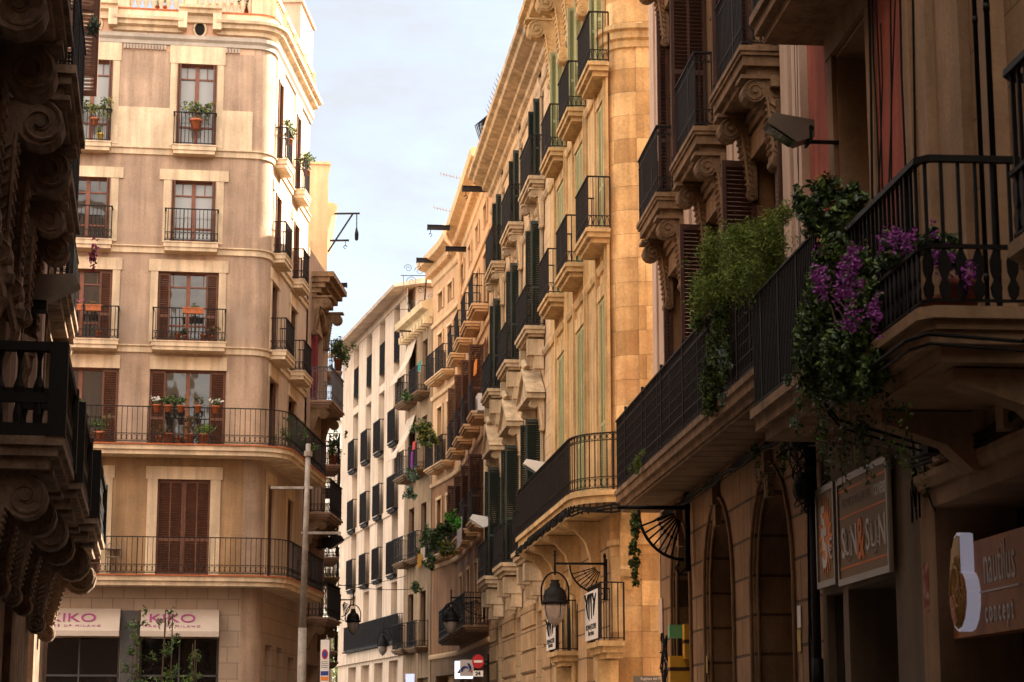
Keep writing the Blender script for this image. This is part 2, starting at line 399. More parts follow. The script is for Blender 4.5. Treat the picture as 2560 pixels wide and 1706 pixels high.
def TM(F,u,off,z,rz=0,tilt=0):   # text frame on a facade: reads along -u
    return F.at(u,off,z,rz+PI)@Matrix.Rotation(PI/2-tilt,4,'X')
def foliage_mb(blobs,n,size,nm=2,up=.3,aspect=.5,mb=None):
    b=mb or MB(); tot=sum(k[3]*k[4]*k[5] for k in blobs)**1
    for (x,y,z,rx,ry,rz) in blobs:
        cnt=max(4,int(n*(rx*ry*rz)/tot))
        sub=[(random.gauss(0,.45),random.gauss(0,.45),random.gauss(0,.45)) for _ in range(max(3,cnt//28))]
        for _ in range(cnt):
            sx,sy,sz=random.choice(sub); px=x+rx*(sx+random.gauss(0,.2)); py=y+ry*(sy+random.gauss(0,.2)); pz=z+rz*(sz+random.gauss(0,.2))
            leafq(b,(px,py,pz),size*random.choice((.4,.6,.8,1,1.25,1.5)),aspect*random.uniform(.7,1.2),nm)
    return b
def leafq(b,p,l,aspect,nm):
    d=Vector((random.gauss(0,1),random.gauss(0,1),random.gauss(0,1)-.3)).normalized(); e=d.orthogonal().normalized(); e=(Matrix.Rotation(random.uniform(0,2*PI),3,d)@e)
    p=Vector(p); w=l*aspect/2; k=d.cross(e)*l*.12
    b.m=random.randrange(nm); b.add([p-d*l/2,p+e*w+k,p+d*l/2,p-e*w+k],[(0,1,2,3)]); b.m=0
# pots
def pot_mesh(r,h,m):
    return cached(('pot',r,h,m.name),lambda: MB().lathe([(r*.68,0),(r*.92,h*.8),(r*1.08,h*.8),(r*1.08,h),(r*.9,h),(r*.85,h*.9)],n=14).mesh('pot',m,True))
def potted(M,r,h,blobs,n,size,mats,label,group=None,flowers=None,potm=None,name='potted_plant',box=None,asp=.5):
    t=root(name,label,'potted plant',M,group)
    if box:
        b=MB(); b.prism([(-box[1]*.42,0),(box[1]*.42,0),(box[1]*.5,h),(-box[1]*.5,h)],-box[0]/2,box[0]/2,'x'); b.box(-box[0]/2-.015,box[0]/2+.015,-box[1]*.55,box[1]*.55,h-.03,h+.005); O('pot',b,t,M,potm or M_pot)
    else: O('pot',pot_mesh(r,h,potm or M_pot),t,M)
    if blobs:
        bl=[(x,y,z+h,a,c,d) for (x,y,z,a,c,d) in blobs]
        b=foliage_mb(bl,int(n*2.6),size*.8,len(mats),aspect=asp)
        for bb in bl[:6]: b.tube([(0,0,h*.8),(bb[0]*.6,bb[1]*.6,(bb[2]+h)/2),(bb[0],bb[1],bb[2])],.006,3)
        O('leaves',b,t,M,mats)
    if flowers:
        fn,fm,fs=flowers; b=MB()
        for _ in range(fn):
            x,y,z,a,c,d=random.choice(bl); q=(x+a*random.gauss(0,.5),y-abs(random.gauss(0,.3))*0+c*random.gauss(0,.5),z+d*abs(random.gauss(.3,.4)))
            for _ in range(5): leafq(b,[q[i]+random.gauss(0,fs*.4) for i in range(3)],fs,.9,1)
        O('flowers',b,t,M,[fm])
    return t
# ================================================================== SETTING
def plane(name,x0,x1,y0,y1,z,m,th=None):
    b=MB(); b.box(x0,x1,y0,y1,z-.1,z) if th is None else b.box(x0,x1,y0,y1,z-th,z)
    return O(name,b,None,I4,m,kind='structure')
plane('ground',-400,400,-300,700,0,M_asph)
plane('road',-4.5,2.0,-14,150,.104,M_pave,.1)
# ================================================================== L2 : the pale corner building
_a=math.atan((36000-1280)*CT/FPX); C2=P3(664,855,55); c2=(C2.x,55.0)
L2=Fac(c2,(-math.sin(_a),-math.cos(_a))); L2s=Fac(c2,(-.0518,-1))
L2M=L2.at()
b2=root('corner_building','tall pale corner apartment block with cream window surrounds and roof balustrade','building',L2M)
END2=7.15; RC=.5
cols=[0,2.86,5.72,8.6]
spec={5:dict(op=(1.51,2.60,17.47,19.86),sur=(.19,.55,.03,.03),rail=(1.46,2.70,18.3,.38),sh='edge',lt=17.47),
      4:dict(op=(1.46,2.66,14.72,16.50),sur=(.22,.30,.12,.03),rail=(1.33,2.85,15.55,.40),sh='edge',lt=14.72),
      3:dict(op=(1.31,2.95,11.95,13.92),sur=(.20,.33,.05,.03),rail=(1.06,3.09,12.8,.5),sh='flank',lt=11.95),
      2:dict(op=(1.05,3.08,9.08,11.20),sur=(.0,.36,.02,.03),rail=None,sh='flank',lt=9.08),
      1:dict(op=(1.38,2.78,5.66,8.22),sur=(.27,.34,.05,.03),rail=None,sh='closed',lt=5.66)}
ops=[]; 
for r,s in spec.items():
    for c in cols[:3 if r else 3]: ops.append((s['op'][0]+c,s['op'][1]+c,s['op'][2],s['op'][3]))
shop=[(1.04,3.12,0,4.74),(3.62,5.75,0,4.74),(6.3,8.4,0,4.74)]
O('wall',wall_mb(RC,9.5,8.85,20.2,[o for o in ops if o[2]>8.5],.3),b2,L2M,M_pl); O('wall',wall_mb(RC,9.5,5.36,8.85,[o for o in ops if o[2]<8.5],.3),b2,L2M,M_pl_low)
O('ground_floor_wall',wall_mb(RC,9.5,0,5.36,shop,.4),b2,L2M,M_tile)
O('frieze',wall_mb(RC,9.5,20.2,21.35,[],.2),b2,L2M,M_frieze)
def loc2(F0,F1,u,off=0):  # point of F1 expressed in F0 local xy
    p=F0.at().inverted()@(F1.at(u,off)@Vector((0,0,0))); return (p.x,p.y)
# travel with the outside on the left: far end of the side face -> corner -> along the front
def L2path(off,far=END2,front=9.5):
    base=[loc2(L2,L2s,-far),(0,0),(front,0)]
    base=fillet(base,1,RC,6)
    return off_path(base,off)
sops=[]
for r,s in spec.items():
    w=(s['op'][1]-s['op'][0])*.72
    for c in (-1.35,-4.65): sops.append((c-w/2,c+w/2,s['op'][2],s['op'][3]))
O('side_wall',wall_mb(-END2,-RC,5.36,21.35,sops,.3),b2,L2s.at(),M_side)
O('side_ground_wall',wall_mb(-END2,-RC,0,5.36,[(-2.1,-1.0,0,3.9),(-3.9,-2.9,0,3.9),(-6.0,-4.9,0,3.7)],.4),b2,L2s.at(),M_tile)
cb=MB(); cb.band(L2path(0)[1:-1],[(0,0),(0,21.35)],False); O('rounded_corner',cb,b2,L2M,M_pl,True)
# string courses
for i,z in enumerate((17.40,14.62,11.86)):
    b=MB(); b.band(L2path(0),[(.0,z-.22),(.05,z-.20),(.05,z-.06),(.10,z-.03),(.10,z),(0,z)]); O('string_course',b,b2,L2M,M_cream)
for c in cols[:3]:   # cream panels of the top storey
    b=MB(); b.box(1.32+c,2.79+c,.0,.028,17.4,17.46)
    b.box(2.79+c,1.32+c+2.86,0,.022,17.42,18.55); O('dado_panel',b,b2,L2M,M_cream)
b=MB(); b.box(RC,1.32,0,.022,17.42,18.55); O('dado_panel',b,b2,L2M,M_cream)
# window units
def units(F,cs,side=False):
    for r,s in spec.items():
        w0,w1,z0,z1=s['op']
        for ci,c in enumerate(cs):
            if side: w=(w1-w0)*.72; a,bb=c-w/2,c+w/2
            else: a,bb=w0+c,w1+c
            shw=None if s['sh'] not in('flank',) else ((.33 if r==3 else .42) if not side else .3)
            gm=M_glc if (r==5 or (r==4 and ci==0 and not side)) else M_gl
            window(b2,F,a,bb,z0,z1,dep=.2,sh=s['sh'],shw=shw,sur=s['sur'],trans=r in(3,4,5),gm=gm,surm=M_cream,shm=M_brown2)
            if s['rail']:
                q=s['rail']; ex=(a-(w0-q[0]) if not side else a-.22); ey=(bb+(q[1]-w1) if not side else bb+.22)
                balcony(b2,F,ex,ey,z0-.03,q[3],h=(.92 if r!=3 else .90),style='plain' if r==5 else 'ring',steps=((0,.03),(.02,.12),(.05,.10)),step=.105)
units(L2,cols[:3]); units(L2s,(-1.35,-4.65),True)
# the two running balconies that turn the corner
def L2bal(off,far): 
    base=[loc2(L2,L2s,-far,0.02),loc2(L2,L2s,-far,off),None,(9.4,off),(9.4,.02)]
    c=off_path([loc2(L2,L2s,-END2),(0,0),(9.5,0)],off)[1]; base[2]=c
    return fillet(base,2,1.05,10)
for z,far in ((9.08,6.6),(5.62,6.4)):
    p=L2bal(.82,far); o=O('balcony',slab_steps(p,z,((0,.03),(.03,.13),(.09,.12))),b2,L2M,M_cream)
    e=MB(); e.band(p,[(0,z),(.012,z),(.012,z-.035),(0,z-.035)]); O('tile_edge',e,o,L2M,M_terra)
    O('railing',rail_mb(p,z,.98,.135,'ring',.008),o,L2M,M_rail)
# dentil moulding, cornice, parapet
b=MB(); b.band(L2path(0),[(0,20.36),(.06,20.38),(.06,20.48),(.13,20.55),(.13,20.66),(0,20.7)]); 
for x in [RC+.4+i*.085 for i in range(105)]:
    if not any(1.26+c<x<2.9+c for c in cols): b.box(x,x+.05,.0,.075,20.22,20.35)
O('dentil_moulding',b,b2,L2M,M_dent)
def cornice_piece(path,z): 
    b=MB(); b.band(path,[(0,z-.26),(.10,z-.24),(.12,z-.14),(.26,z-.10),(.28,z),(.38,z+.02),(.40,z+.10),(0,z+.12)]); return b
segs=[(RC,1.55),(2.5,4.41),(5.36,7.27)]; ups=[(1.55,2.5),(4.41,5.36)]
full=L2path(0)
sidepart=[p for p in full if p[0]<=RC*1.01+.001][:-1]
sidepart=full[:-1]+[(1.55,0)]
O('cornice',cornice_piece(sidepart,20.98),b2,L2M,M_cream)
for a,c in segs[1:]: O('cornice',cornice_piece([(a,0),(c,0)],20.98),b2,L2M,M_cream)
for a,c in ups:
    b=cornice_piece([(a-.12,0),(c+.12,0)],21.38)
    for x in (a,c): b.box(x-.12,x+.12,0,.36,20.8,21.26)
    O('cornice',b,b2,L2M,M_cream)
    cx=(a+c)/2; b=MB(); 
    q=[(cx+.17*math.cos(t*PI/8),.02,20.88+.22*math.sin(t*PI/8)) for t in range(17)]; b.tube(q,.035,5); w=O('round_window',b,b2,L2M,M_cream,True)
    b=MB(); b.prism([(cx+.15*math.cos(t*PI/8),20.88+.2*math.sin(t*PI/8)) for t in range(16)],.002,.012,'y'); O('pane',b,w,L2M,M_dark)
pp=L2path(.10); b=MB(); b.band(pp,[(-.02,21.05),(.0,21.05),(.0,21.36),(-.4,21.36),(-.4,21.05)]); O('parapet',b,b2,L2M,M_cream)
b=MB(); b.band(pp,[(.03,21.35),(.03,21.39),(-.35,21.39),(-.35,21.35)]); O('coping',b,b2,L2M,M_terra)
# balustrade
balu=cached('balu',lambda: MB().lathe([(.05,0),(.06,.05),(.035,.08),(.075,.20),(.08,.28),(.045,.42),(.035,.5),(.06,.54),(.06,.6)],n=10).mesh('baluster',M_cream,True))
bp=L2path(-.02); ps=[q for q in along(bp,.205)]
rb=O('balustrade',(lambda b:(b.band(off_path(bp,.0),[(.10,21.99),(.10,22.15),(-.16,22.15),(-.16,21.99)]),b)[1])(MB()),b2,L2M,M_cream)
lastpost=-9
b=MB(); nb=0
for i,(x,y,a) in enumerate(ps):
    if i%9==0 or (0<x<.45 and y>-.4):
        O('pier',MB().box(x-.16,x+.16,y-.14,y+.14,21.39,22.05),rb,L2M,M_cream)
    elif nb<95: nb+=1; O('baluster',balu,rb,L2M@Matrix.Translation((x,y,21.39)))
# stair turret on the roof, roof core
b=MB(); b.box(-7.6,-5.1,-3.6,-.03,21.2,23.65); b.box(-7.68,-5.02,-3.7,.05,23.65,23.74); O('roof_turret',b,b2,L2s.at(),M_side)
cp=[loc2(L2,L2s,-END2+.02,-.34),loc2(L2,L2s,-1.1,-.34),(1.0,-.42),(9.48,-.42),(9.48,-9),loc2(L2,L2s,-END2+.02,-9)]
b=MB(); b.prism(cp,-.2,21.3,'z'); O('rear_wall',b,b2,L2M,M_side)
# side shopfront blinds, awnings and shop
def shopfront(a,c,lab):
    b=MB(); b.box(a+.02,c-.02,-.34,-.30,.02,4.0); fr=O('shop_window',b,b2,L2M,M_shopgl)
    b=MB(); 
    for x in (a+.02,(a+c)/2-.02,c-.06): b.box(x,x+.04,-.30,-.26,.02,4.0)
    b.box(a+.02,c-.02,-.30,-.26,3.0,3.05); O('frame',b,fr,L2M,M_grey)
for a,c,_,_ in shop[:2]: shopfront(a,c,'')
b=MB(); b.box(3.13,3.61,-.05,.03,0,4.72); O('pillar_panel',b,b2,L2M,M_grey)
def awning(a,c,label):
    t=root('shop_awning',label,'awning',L2.at((a+c)/2,0,4.1),'awnings over the corner shop')
    w=c-a; M=L2.at(a,.03,0)
    b=MB(); b.prism([(0,4.76),(0,4.70),(.50,4.10),(.52,4.16)],0,w,'x'); b.box(0,w,.49,.52,4.02,4.16)
    O('canvas',b,t,M,mat('awning_cream',(.52,.44,.37),.9,.08,2,.03))
    mm=mat('magenta_lettering',(.36,.05,.22),.7,0,1,0)
    sl=math.atan2(.5,.6)
    O_=TM(L2,(0),0,0)
    Mt=L2.at(a+w*(.60 if c<4 else .58),.03+.255,4.50)@Matrix.Rotation(PI,4,'Z')@Matrix.Rotation(PI/2-sl,4,'X')
    text('lettering','KIKO',.42,t,Mt,mm,.004,sx=1.25,space=1.0)
    Mt=L2.at(a+w*(.60 if c<4 else .58),.03+.425,4.29)@Matrix.Rotation(PI,4,'Z')@Matrix.Rotation(PI/2-sl,4,'X')
    text('lettering','MAKE UP MILANO',.10,t,Mt,mm,.004,sx=1.3,space=1.5)
awning(1.06,3.10,'cream shop awning with purple KIKO lettering right of the dark grey pillar')
awning(3.64,5.74,'cream shop awning with purple KIKO lettering left of the dark grey pillar')
# folding blinds of the running balconies: potted plants
def l2pot(u,off,z,kind,label,group=None,s=1.0,F=L2):
    M=F.at(u,off,z)
    G=[M_leafd,M_leaf]
    if kind=='bush': potted(M,.11*s,.19*s,[(0,0,.13*s,.16*s,.14*s,.15*s),(.1*s,0,.08*s,.1*s,.1*s,.1*s)],130,.075,G,label,group)
    if kind=='white': potted(M,.11*s,.2*s,[(0,0,.10,.16,.12,.10)],90,.065,G,label,group,(14,M_wfl,.05))
    if kind=='spider': potted(M,.13*s,.24*s,[(0,0,.12,.26*s,.16,.17)],90,.20,[M_leaf,M_fern],label,group,asp=.16)
    if kind=='dry': potted(M,.1*s,.2*s,[(0,0,.16,.18,.12,.16)],80,.07,[M_dry,M_leafd],label,group)
    if kind=='bare': potted(M,.12*s,.24*s,[(0,0,.04,.07,.07,.04)],14,.05,[M_dry],label,group)
    if kind=='yellow': potted(M,.13*s,.22*s,[(0,0,.30,.5,.16,.24),(-.3,0,.4,.2,.12,.2)],240,.10,[M_leafy,M_leaf,M_leafd],label,group)
def at2(px,py,off): u,z=L2.h(px,py,off); return u
zr=10.06; zf=9.09
for px,k,l in ((391,'white','white flowering pot on the upper rail, first of the five above the glass door'),(420,'bush','green bushy pot second of the five hooked on the upper rail of the corner block'),(451,'bush','tallest light green pot hooked on the upper rail, third of the five'),(494,'dry','sparse pot hooked on the upper rail in front of the white blind'),(538,'white','white flowering pot hooked on the upper rail in front of the right brown shutter')):
    l2pot(at2(px,1050,.86),.92,zr-.16,k,l,'clay pots hooked on the upper running balcony',.95)
l2pot(at2(198,1050,.86),.92,zr-.16,'bush','small green pot hooked on the upper rail at the left window','clay pots hooked on the upper running balcony',.9)
for px,k,l,s in ((218,'bare','empty looking clay pot at the left foot of the upper running balcony',1),(247,'bush','leafy green clay pot standing at the left end of the upper running balcony',1.5),(398,'dry','clay pot with grey twigs under the white flowers',1),(421,'bare','round clay pot between twigs and dark bush on the upper running balcony',1.15),(445,'bare','low clay pot in the middle of the upper running balcony floor',.8),(466,'bare','low clay pot right of the middle on the upper running balcony floor',.7),(508,'spider','bright green spider plant in a clay pot on the upper running balcony floor',1.15)):
    l2pot(at2(px,1120,.7),.62,zf,k,l,'clay pots standing on the upper running balcony',s)
potted(L2.at(at2(474,1080,.7),.5,zf),.12,.3,[(0,0,.22,.24,.16,.22),(0,0,.4,.18,.14,.14)],200,.07,[M_leafd,M_dry],'dark olive bush in a pot behind the rail left of the spider plant','clay pots standing on the upper running balcony')
zb=11.95
for u,l,box in ((at2(483,778,.5),'long terracotta trough hooked on the small rail below the half open shutters',.55),):
    potted(L2.at(u,.5,12.66),.1,.16,[(-.1,0,.05,.16,.07,.08)],60,.05,[M_leaf,M_leafd],l,None,box=(.56,.15))
potted(L2.at(at2(180,778,.5),.5,12.66),.1,.16,[(0,0,.08,.3,.07,.1)],80,.05,[M_leafd,M_dry],'terracotta trough with trailing pink flowers at the left small balcony','terracotta troughs at the left small balcony',(10,M_pink,.045),box=(.5,.15))
potted(L2.at(at2(233,778,.5),.5,12.66),.1,.16,[(0,0,.06,.2,.07,.08)],40,.05,[M_leafd,M_dry],'plain terracotta trough beside the pink flowered trough at the left small balcony','terracotta troughs at the left small balcony',box=(.4,.15))
for px,k,l in ((444,'bare','clay pot first from the left on the small balcony floor below the terracotta trough'),(462,'bush','clay pot with sprouting green on the small balcony floor below the terracotta trough'),(508,'bare','larger bare clay pot on the small balcony floor right of the terracotta trough'),(530,'dry','clay pot with red sprigs at the right end of the small balcony floor')):
    l2pot(at2(px,855,.4),.34,zb,k,l,'clay pots on the small balcony floor of the corner block',.75)
l2pot(at2(246,850,.4),.34,zb,'bare','white glazed pot on the left small balcony floor',None,.8)
l2pot(at2(490,300,.3),.24,17.9,'yellow','sunlit yellow green shrub spilling over the topmost middle balcony','sunlit plants on the topmost balconies',1.3)
l2pot(at2(237,270,.3),.24,17.9,'yellow','sunlit yellow green plant on the topmost left balcony','sunlit plants on the topmost balconies',.9)
for u,l in ((-1.35,'leafy plant on the topmost side balcony nearest the building corner'),(-4.65,'leafy plant on the topmost side balcony farther from the building corner')):
    l2pot(u,.3,18.0,'yellow',l,'sunlit plants on the topmost side balconies',.8,F=L2s)
potted(L2.at(at2(250,350,.3),.22,17.48),.09,.2,[(0,0,.12,.1,.1,.14)],60,.06,[M_leafy,M_leaf],'small plant in a yellow pot on the topmost left balcony floor',None,potm=mat('yellow_glaze',(.6,.42,.05),.4,.1,5,0))
potted(L2s.at(-1.9,.5,9.09),.16,.3,[(0,0,.4,.35,.3,.4),(.3,0,.2,.3,.2,.25),(-.4,0,.1,.3,.2,.3)],420,.09,[M_leafd,M_leaf],'big leafy green plant on the upper running balcony round the corner',None)
potted(L2s.at(-3.6,.6,9.09),.14,.3,[(0,0,.2,.3,.2,.3)],260,.09,[M_leafd,M_leaf],'darker leafy plant farther along the upper running balcony round the corner',None)
for px,l in ((395,'small green roof plant between balusters left of the round window'),(415,'bright green roof plant between balusters above the round window')):
    u=at2(px,25,0); potted(L2.at(u,-.22,21.39),.09,.2,[(0,0,.1,.12,.1,.12)],50,.07,[M_leaf,M_leafy],l,None)
potted(L2.at(at2(615,20,0),-.30,21.39),.16,.35,[(0,.1,.25,.3,.14,.35)],300,.09,[M_leafd,M_leaf],'dark green climber hanging over the roof balustrade near the corner post',None)
for px,l,w_ in ((345,'tall thin leafy planter shrub before the dark grey shop pillar',.8),(430,'tall leafy planter shrub before the right shop window',1.0),(490,'lower leafy planter shrub at the right end of the right shop window',.7)):
    p=P3(px,1640,52.5); h=P3(px,1525 if px!=490 else 1600,52.5).z; t=root('planter_shrub',l,'shrub',Matrix.Translation((p.x,52.5,0)),'leafy shrubs before the shop'); M=Matrix.Translation((p.x,52.5,0))
    b=MB(); b.prism([(-.25,0),(.25,0),(.3,.6),(-.3,.6)],-.3,.3,'x'); O('planter',b,t,M,M_grey)
    bl=[(random.uniform(-.25,.25)*w_,0,h-.25-k*.42,.26*w_*(1+.12*k),.25,.28) for k in range(int((h-.8)/.42))]
    O('leaves',foliage_mb(bl,int(1500*w_),.10,2,aspect=.35),t,M,[M_leafd,M_leaf])
    b=MB(); [b.tube([(.1*math.sin(k),.05*k,.5),(q[0],0,h*.6),(q[0]*.8,0,h-.1*k)],.012,4) for k,q in enumerate(bl[:4])]; O('stems',b,t,M,M_bark)
t=root('cafe_chair','grey metal chair behind the rail at the left of the lower running balcony','chair',L2.at(at2(283,1400,.5),.42,5.63))
M=L2.at(at2(283,1400,.5),.42,5.63); b=MB(); b.lathe([(.2,.44),(.2,.46)],n=14); O('seat',b,t,M,M_pole)
b=MB(); 
for sx in(-1,1):
    b.tube([(sx*.15,-.12,0),(sx*.15,-.12,.45)],.012,5); b.tube([(sx*.15,.12,0),(sx*.15,.12,.45)],.012,5)
b.tube([(-.17,-.16,.45),(-.18,-.18,.8),(0,-.2,.9),(.18,-.18,.8),(.17,-.16,.45)],.014,5); O('frame',b,t,M,M_pole)
t=root('cafe_table','small round metal table on the lower running balcony behind the chair','table',L2.at(at2(281,1376,.5),.66,5.63))
M=L2.at(at2(281,1376,.5),.2,5.63); b=MB(); b.lathe([(.24,.68),(.24,.70)],n=16); O('table_top',b,t,M,M_pole); b=MB(); b.tube([(0,0,0),(0,0,.68)],.018,6); b.lathe([(.16,0),(.03,.03)],n=10); O('leg',b,t,M,M_pole)
# ================================================================== L3 : narrow ornate house, L4 : tall yellow block
L3=L2s
def side_house(name,label,u0,u1,z1,m,y=0,depth=9):
    t=root(name,label,'building',L3.at(u0,y,0)); return t
b3=side_house('ornate_house','narrow mauve house with burgundy curtain, grey railing and carved canopy beside the pale corner block',-11.6,-7.2,16,M_l3)
ops=[(-10.4,-8.2,11.7,14.1),(-10.4,-8.3,8.3,10.6),(-10.4,-8.3,5.1,7.6),(-10.6,-8.2,0,3.6)]
O('wall',wall_mb(-11.5,-7.17,0,16.4,ops,.3,.05),b3,L3.at(),M_l3); b=MB(); b.box(-11.5,-7.17,-9,-.26,0,16.3); O('rear_wall',b,b3,L3.at(),M_l3)
b=MB(); 
for i in range(5): b.box(-10.9+.05*i,-7.7-.05*i,0,.75-.14*i,15.75-.16*(i+1),15.75-.16*i)
O('canopy',b,b3,L3.at(),M_r3s)
for u in (-10.6,-8.0): O('bracket',scroll_mb(.6,1.2,.3),b3,L3.at(u,.05,14.95),M_r3s)
b=MB()
for i in range(13):
    q=[(-10.4+2.2*k/12,.10+.0*k,14.3+.5*math.sin(PI*k/12)) for k in range(13)]
b.tube(q,.12,6); O('arched_hood',b,b3,L3.at(),M_r3s,True)
b=MB()
for k in range(16): b.tube([(-9.2+.085*k,.02,14.0),(-9.22+.085*k,.04,12.6),(-9.2+.085*k,.02,11.75)],.05,6)
O('curtain',b,b3,L3.at(),M_curr)
for o in ops[:3]: window(b3,L3,o[0],o[1],o[2],o[3],.28,trans=False,sh=None)
balcony(b3,L3,-10.8,-7.9,11.7,.75,h=1.05,style='both',rm=M_railg,sm=M_l3,brk=('scroll',.6,.8,.25,.3),brm=M_r3s)
balcony(b3,L3,-10.8,-7.9,8.2,.75,h=1.05,style='both',sm=M_l3,brk=('scroll',.6,.7,.25,.3),brm=M_r3s)
balcony(b3,L3,-10.8,-7.9,5.0,.75,h=1.05,style='both',sm=M_l3,brk=('scroll',.6,.7,.25,.3),brm=M_r3s)
L4=Fac(L2s.w(-11.55,0),(.125,-1))
b4=root('yellow_block','tall pale yellow block with hoists rising behind the narrow ornate house','building',L4.at())
ops=[(-3.6,-2.2,z,z+2.3) for z in (16.9,13.7,10.5,7.4,4.3)]
O('wall',wall_mb(-6,0,0,18.9,[o for o in ops if o[2]<15],.3,-.05),b4,L4.at(),M_yel)
b=MB(); b.box(-6,-.02,-9,-.33,0,18.9); O('rear_wall',b,b4,L4.at(),M_yel)
b=MB(); b.box(-.5,.3,-9,-.03,15.2,20.2); b.box(-.02,.42,-1.5,-.60,15.2,17.6); b.box(-.56,.36,-9.1,.03,20.2,20.3); O('party_wall',b,b4,L4.at(),M_yel)
b=MB(); b.band([(-6,-.05),(.1,-.05)],[(0,18.0),(.10,18.1),(.16,18.5),(.34,18.7),(.34,18.9),(0,19.0)]); O('cornice',b,b4,L4.at(),M_yel)
for o in ops[1:]: window(b4,L4,o[0],o[1],o[2],o[3],.28,sh=None,trans=False)
for z in (13.6,10.4,7.3,4.2): balcony(b4,L4,-3.9,-1.9,z,.62,h=1.05,style='plain',sm=M_l3)
potted(L4.at(-2.4,.5,13.7),.16,.4,[(0,0,.3,.4,.3,.45),(.2,.2,.1,.3,.25,.4)],420,.12,[M_leafd,M_leaf],'dark bushy plant on the upper far balcony of the yellow block')
potted(L4.at(-2.9,.4,10.45),.16,.4,[(0,0,.3,.4,.25,.4)],260,.12,[M_leafd,M_leaf],'dark plant on the lower far balcony of the yellow block')
b5=root('street_end_house','dark brown house with dense balconies farthest down the left side of the street','building',L4.at(-12,0,0))
O('wall',wall_mb(-13,-6.02,0,14,[(-8.5,-7.4,z,z+2.3) for z in (10.4,7.2,4)],.3,-.1),b5,L4.at(),M_r3b)
b=MB(); b.box(-13,-6.02,-9,-.42,0,13.9); O('rear_wall',b,b5,L4.at(),M_l3)
for z in (10.2,7.0,4.0): balcony(b5,L4,-9,-6.9,z,.85,h=1.05,style='ring',sm=M_r3b)
# ================================================================== W : peach white building closing the street
P=P3(1014,900,88); W=Fac((P.x,88.0),(-.257,1))
bw=root('peach_white_building','peach white building with a wide eave and dark window boxes closing the view','building',W.at())
cw=[(1.35,2.72),(4.80,6.20),(8.10,9.55),(11.60,13.05)]
fl=[(5.35,8.0),(8.25,11.05),(11.15,13.95),(14.1,16.95),(17.3,20.28)]
ops=[(a,c,z0,z1) for a,c in cw for z0,z1 in fl]+[(a-.35,c+.35,0,4.6) for a,c in cw]
O('wall',wall_mb(-.4,16.4,0,20.7,ops,.35),bw,W.at(),M_w)
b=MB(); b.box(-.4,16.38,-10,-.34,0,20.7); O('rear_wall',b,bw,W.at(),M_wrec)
b=MB(); b.prism([(-.6,20.75),(.75,20.5),(.8,20.62),(-.6,21.0)],-1.1,16.9,'x'); b.box(-1.1,16.9,-10.5,-.6,20.75,21.0); O('eave',b,bw,W.at(),M_w)
b=MB(); b.band([(-.4,0),(16.4,0)],[(0,20.30),(.05,20.30),(.05,20.7),(0,20.7)]); O('frieze_band',b,bw,W.at(),M_w)
b=MB(); b.box(-.4,16.4,0,.12,4.75,5.25); O('shop_cornice',b,bw,W.at(),M_w)
for i,(a,c) in enumerate(cw):   # raised panels between windows at the third floor line
    b=MB(); b.box(c+.02,(cw[i+1][0]-.02 if i<3 else 16.3),0,.06,11.0,11.25); O('string_course',b,bw,W.at(),M_w)
for z0,z1 in fl:
    for a,c in cw:
        h=1.35 if z0>17 else 0
        window(bw,W,a,c,z0,z1,.32,fm=M_grey,trans=False,gm=M_gl,split=False)
        bh=random.choice((0,.5,.9,1.4,0,1.9))
        if bh: O('blind',MB().box(a+.06,c-.06,-.27,-.25,z1-bh,z1-.05),bw,W.at(),random.choice((M_curt,M_cloth)))
        if z0>17:
            b=MB(); b.box(0,c-a,-.03,.0,.0,1.4); 
            for k in range(14): b.box(.02+k*.1,.035+k*.1,0,.02,.02,1.4)
            o=O('balcony',b,bw,W.at(a,-.02,z0+.55-.0),M_rail)
        elif z0>6:
            p=[(0,0),(0,.42),(c-a+.45,.42),(c-a+.45,0)]
            o=O('balcony',cached('wslab',lambda: slab_steps([(0,0),(0,.22),(1.6,.22),(1.6,0)],0,((0,.05),(.05,.10))).mesh('balcony',M_rail)),bw,W.at(a+.0,0,z0+.05))
            def fr():
                b=MB(); b.box(.02,1.58,.18,.205,.05,1.42); b.band(off_path([(0,0),(0,.22),(1.6,.22),(1.6,0)],-.02),[(-.02,1.42),(.02,1.42),(.02,1.46),(-.02,1.46)])
                for k in range(15): b.box(.03+k*.11,.045+k*.11,.206,.222,.05,1.42)
                b.box(.01,.03,.08,.10,0,1.42)
                return b.mesh('railing',M_rail)
            O('railing',cached('wrail',fr),o,W.at(a+.0,0,z0+.05))
b=MB(); b.box(-.3,13.3,.0,.32,5.27,5.35); o=O('balcony',b,bw,W.at(),M_rail); O('railing',rail_mb([(-.3,0),(-.3,.32),(13.3,.32),(13.3,0)],5.35,1.15,.10,'plain',.012),o,W.at(),M_rail)
b=MB(); b.box(-.28,13.28,.24,.255,5.38,6.4); O('rail_panel',b,o,W.at(),M_rail)
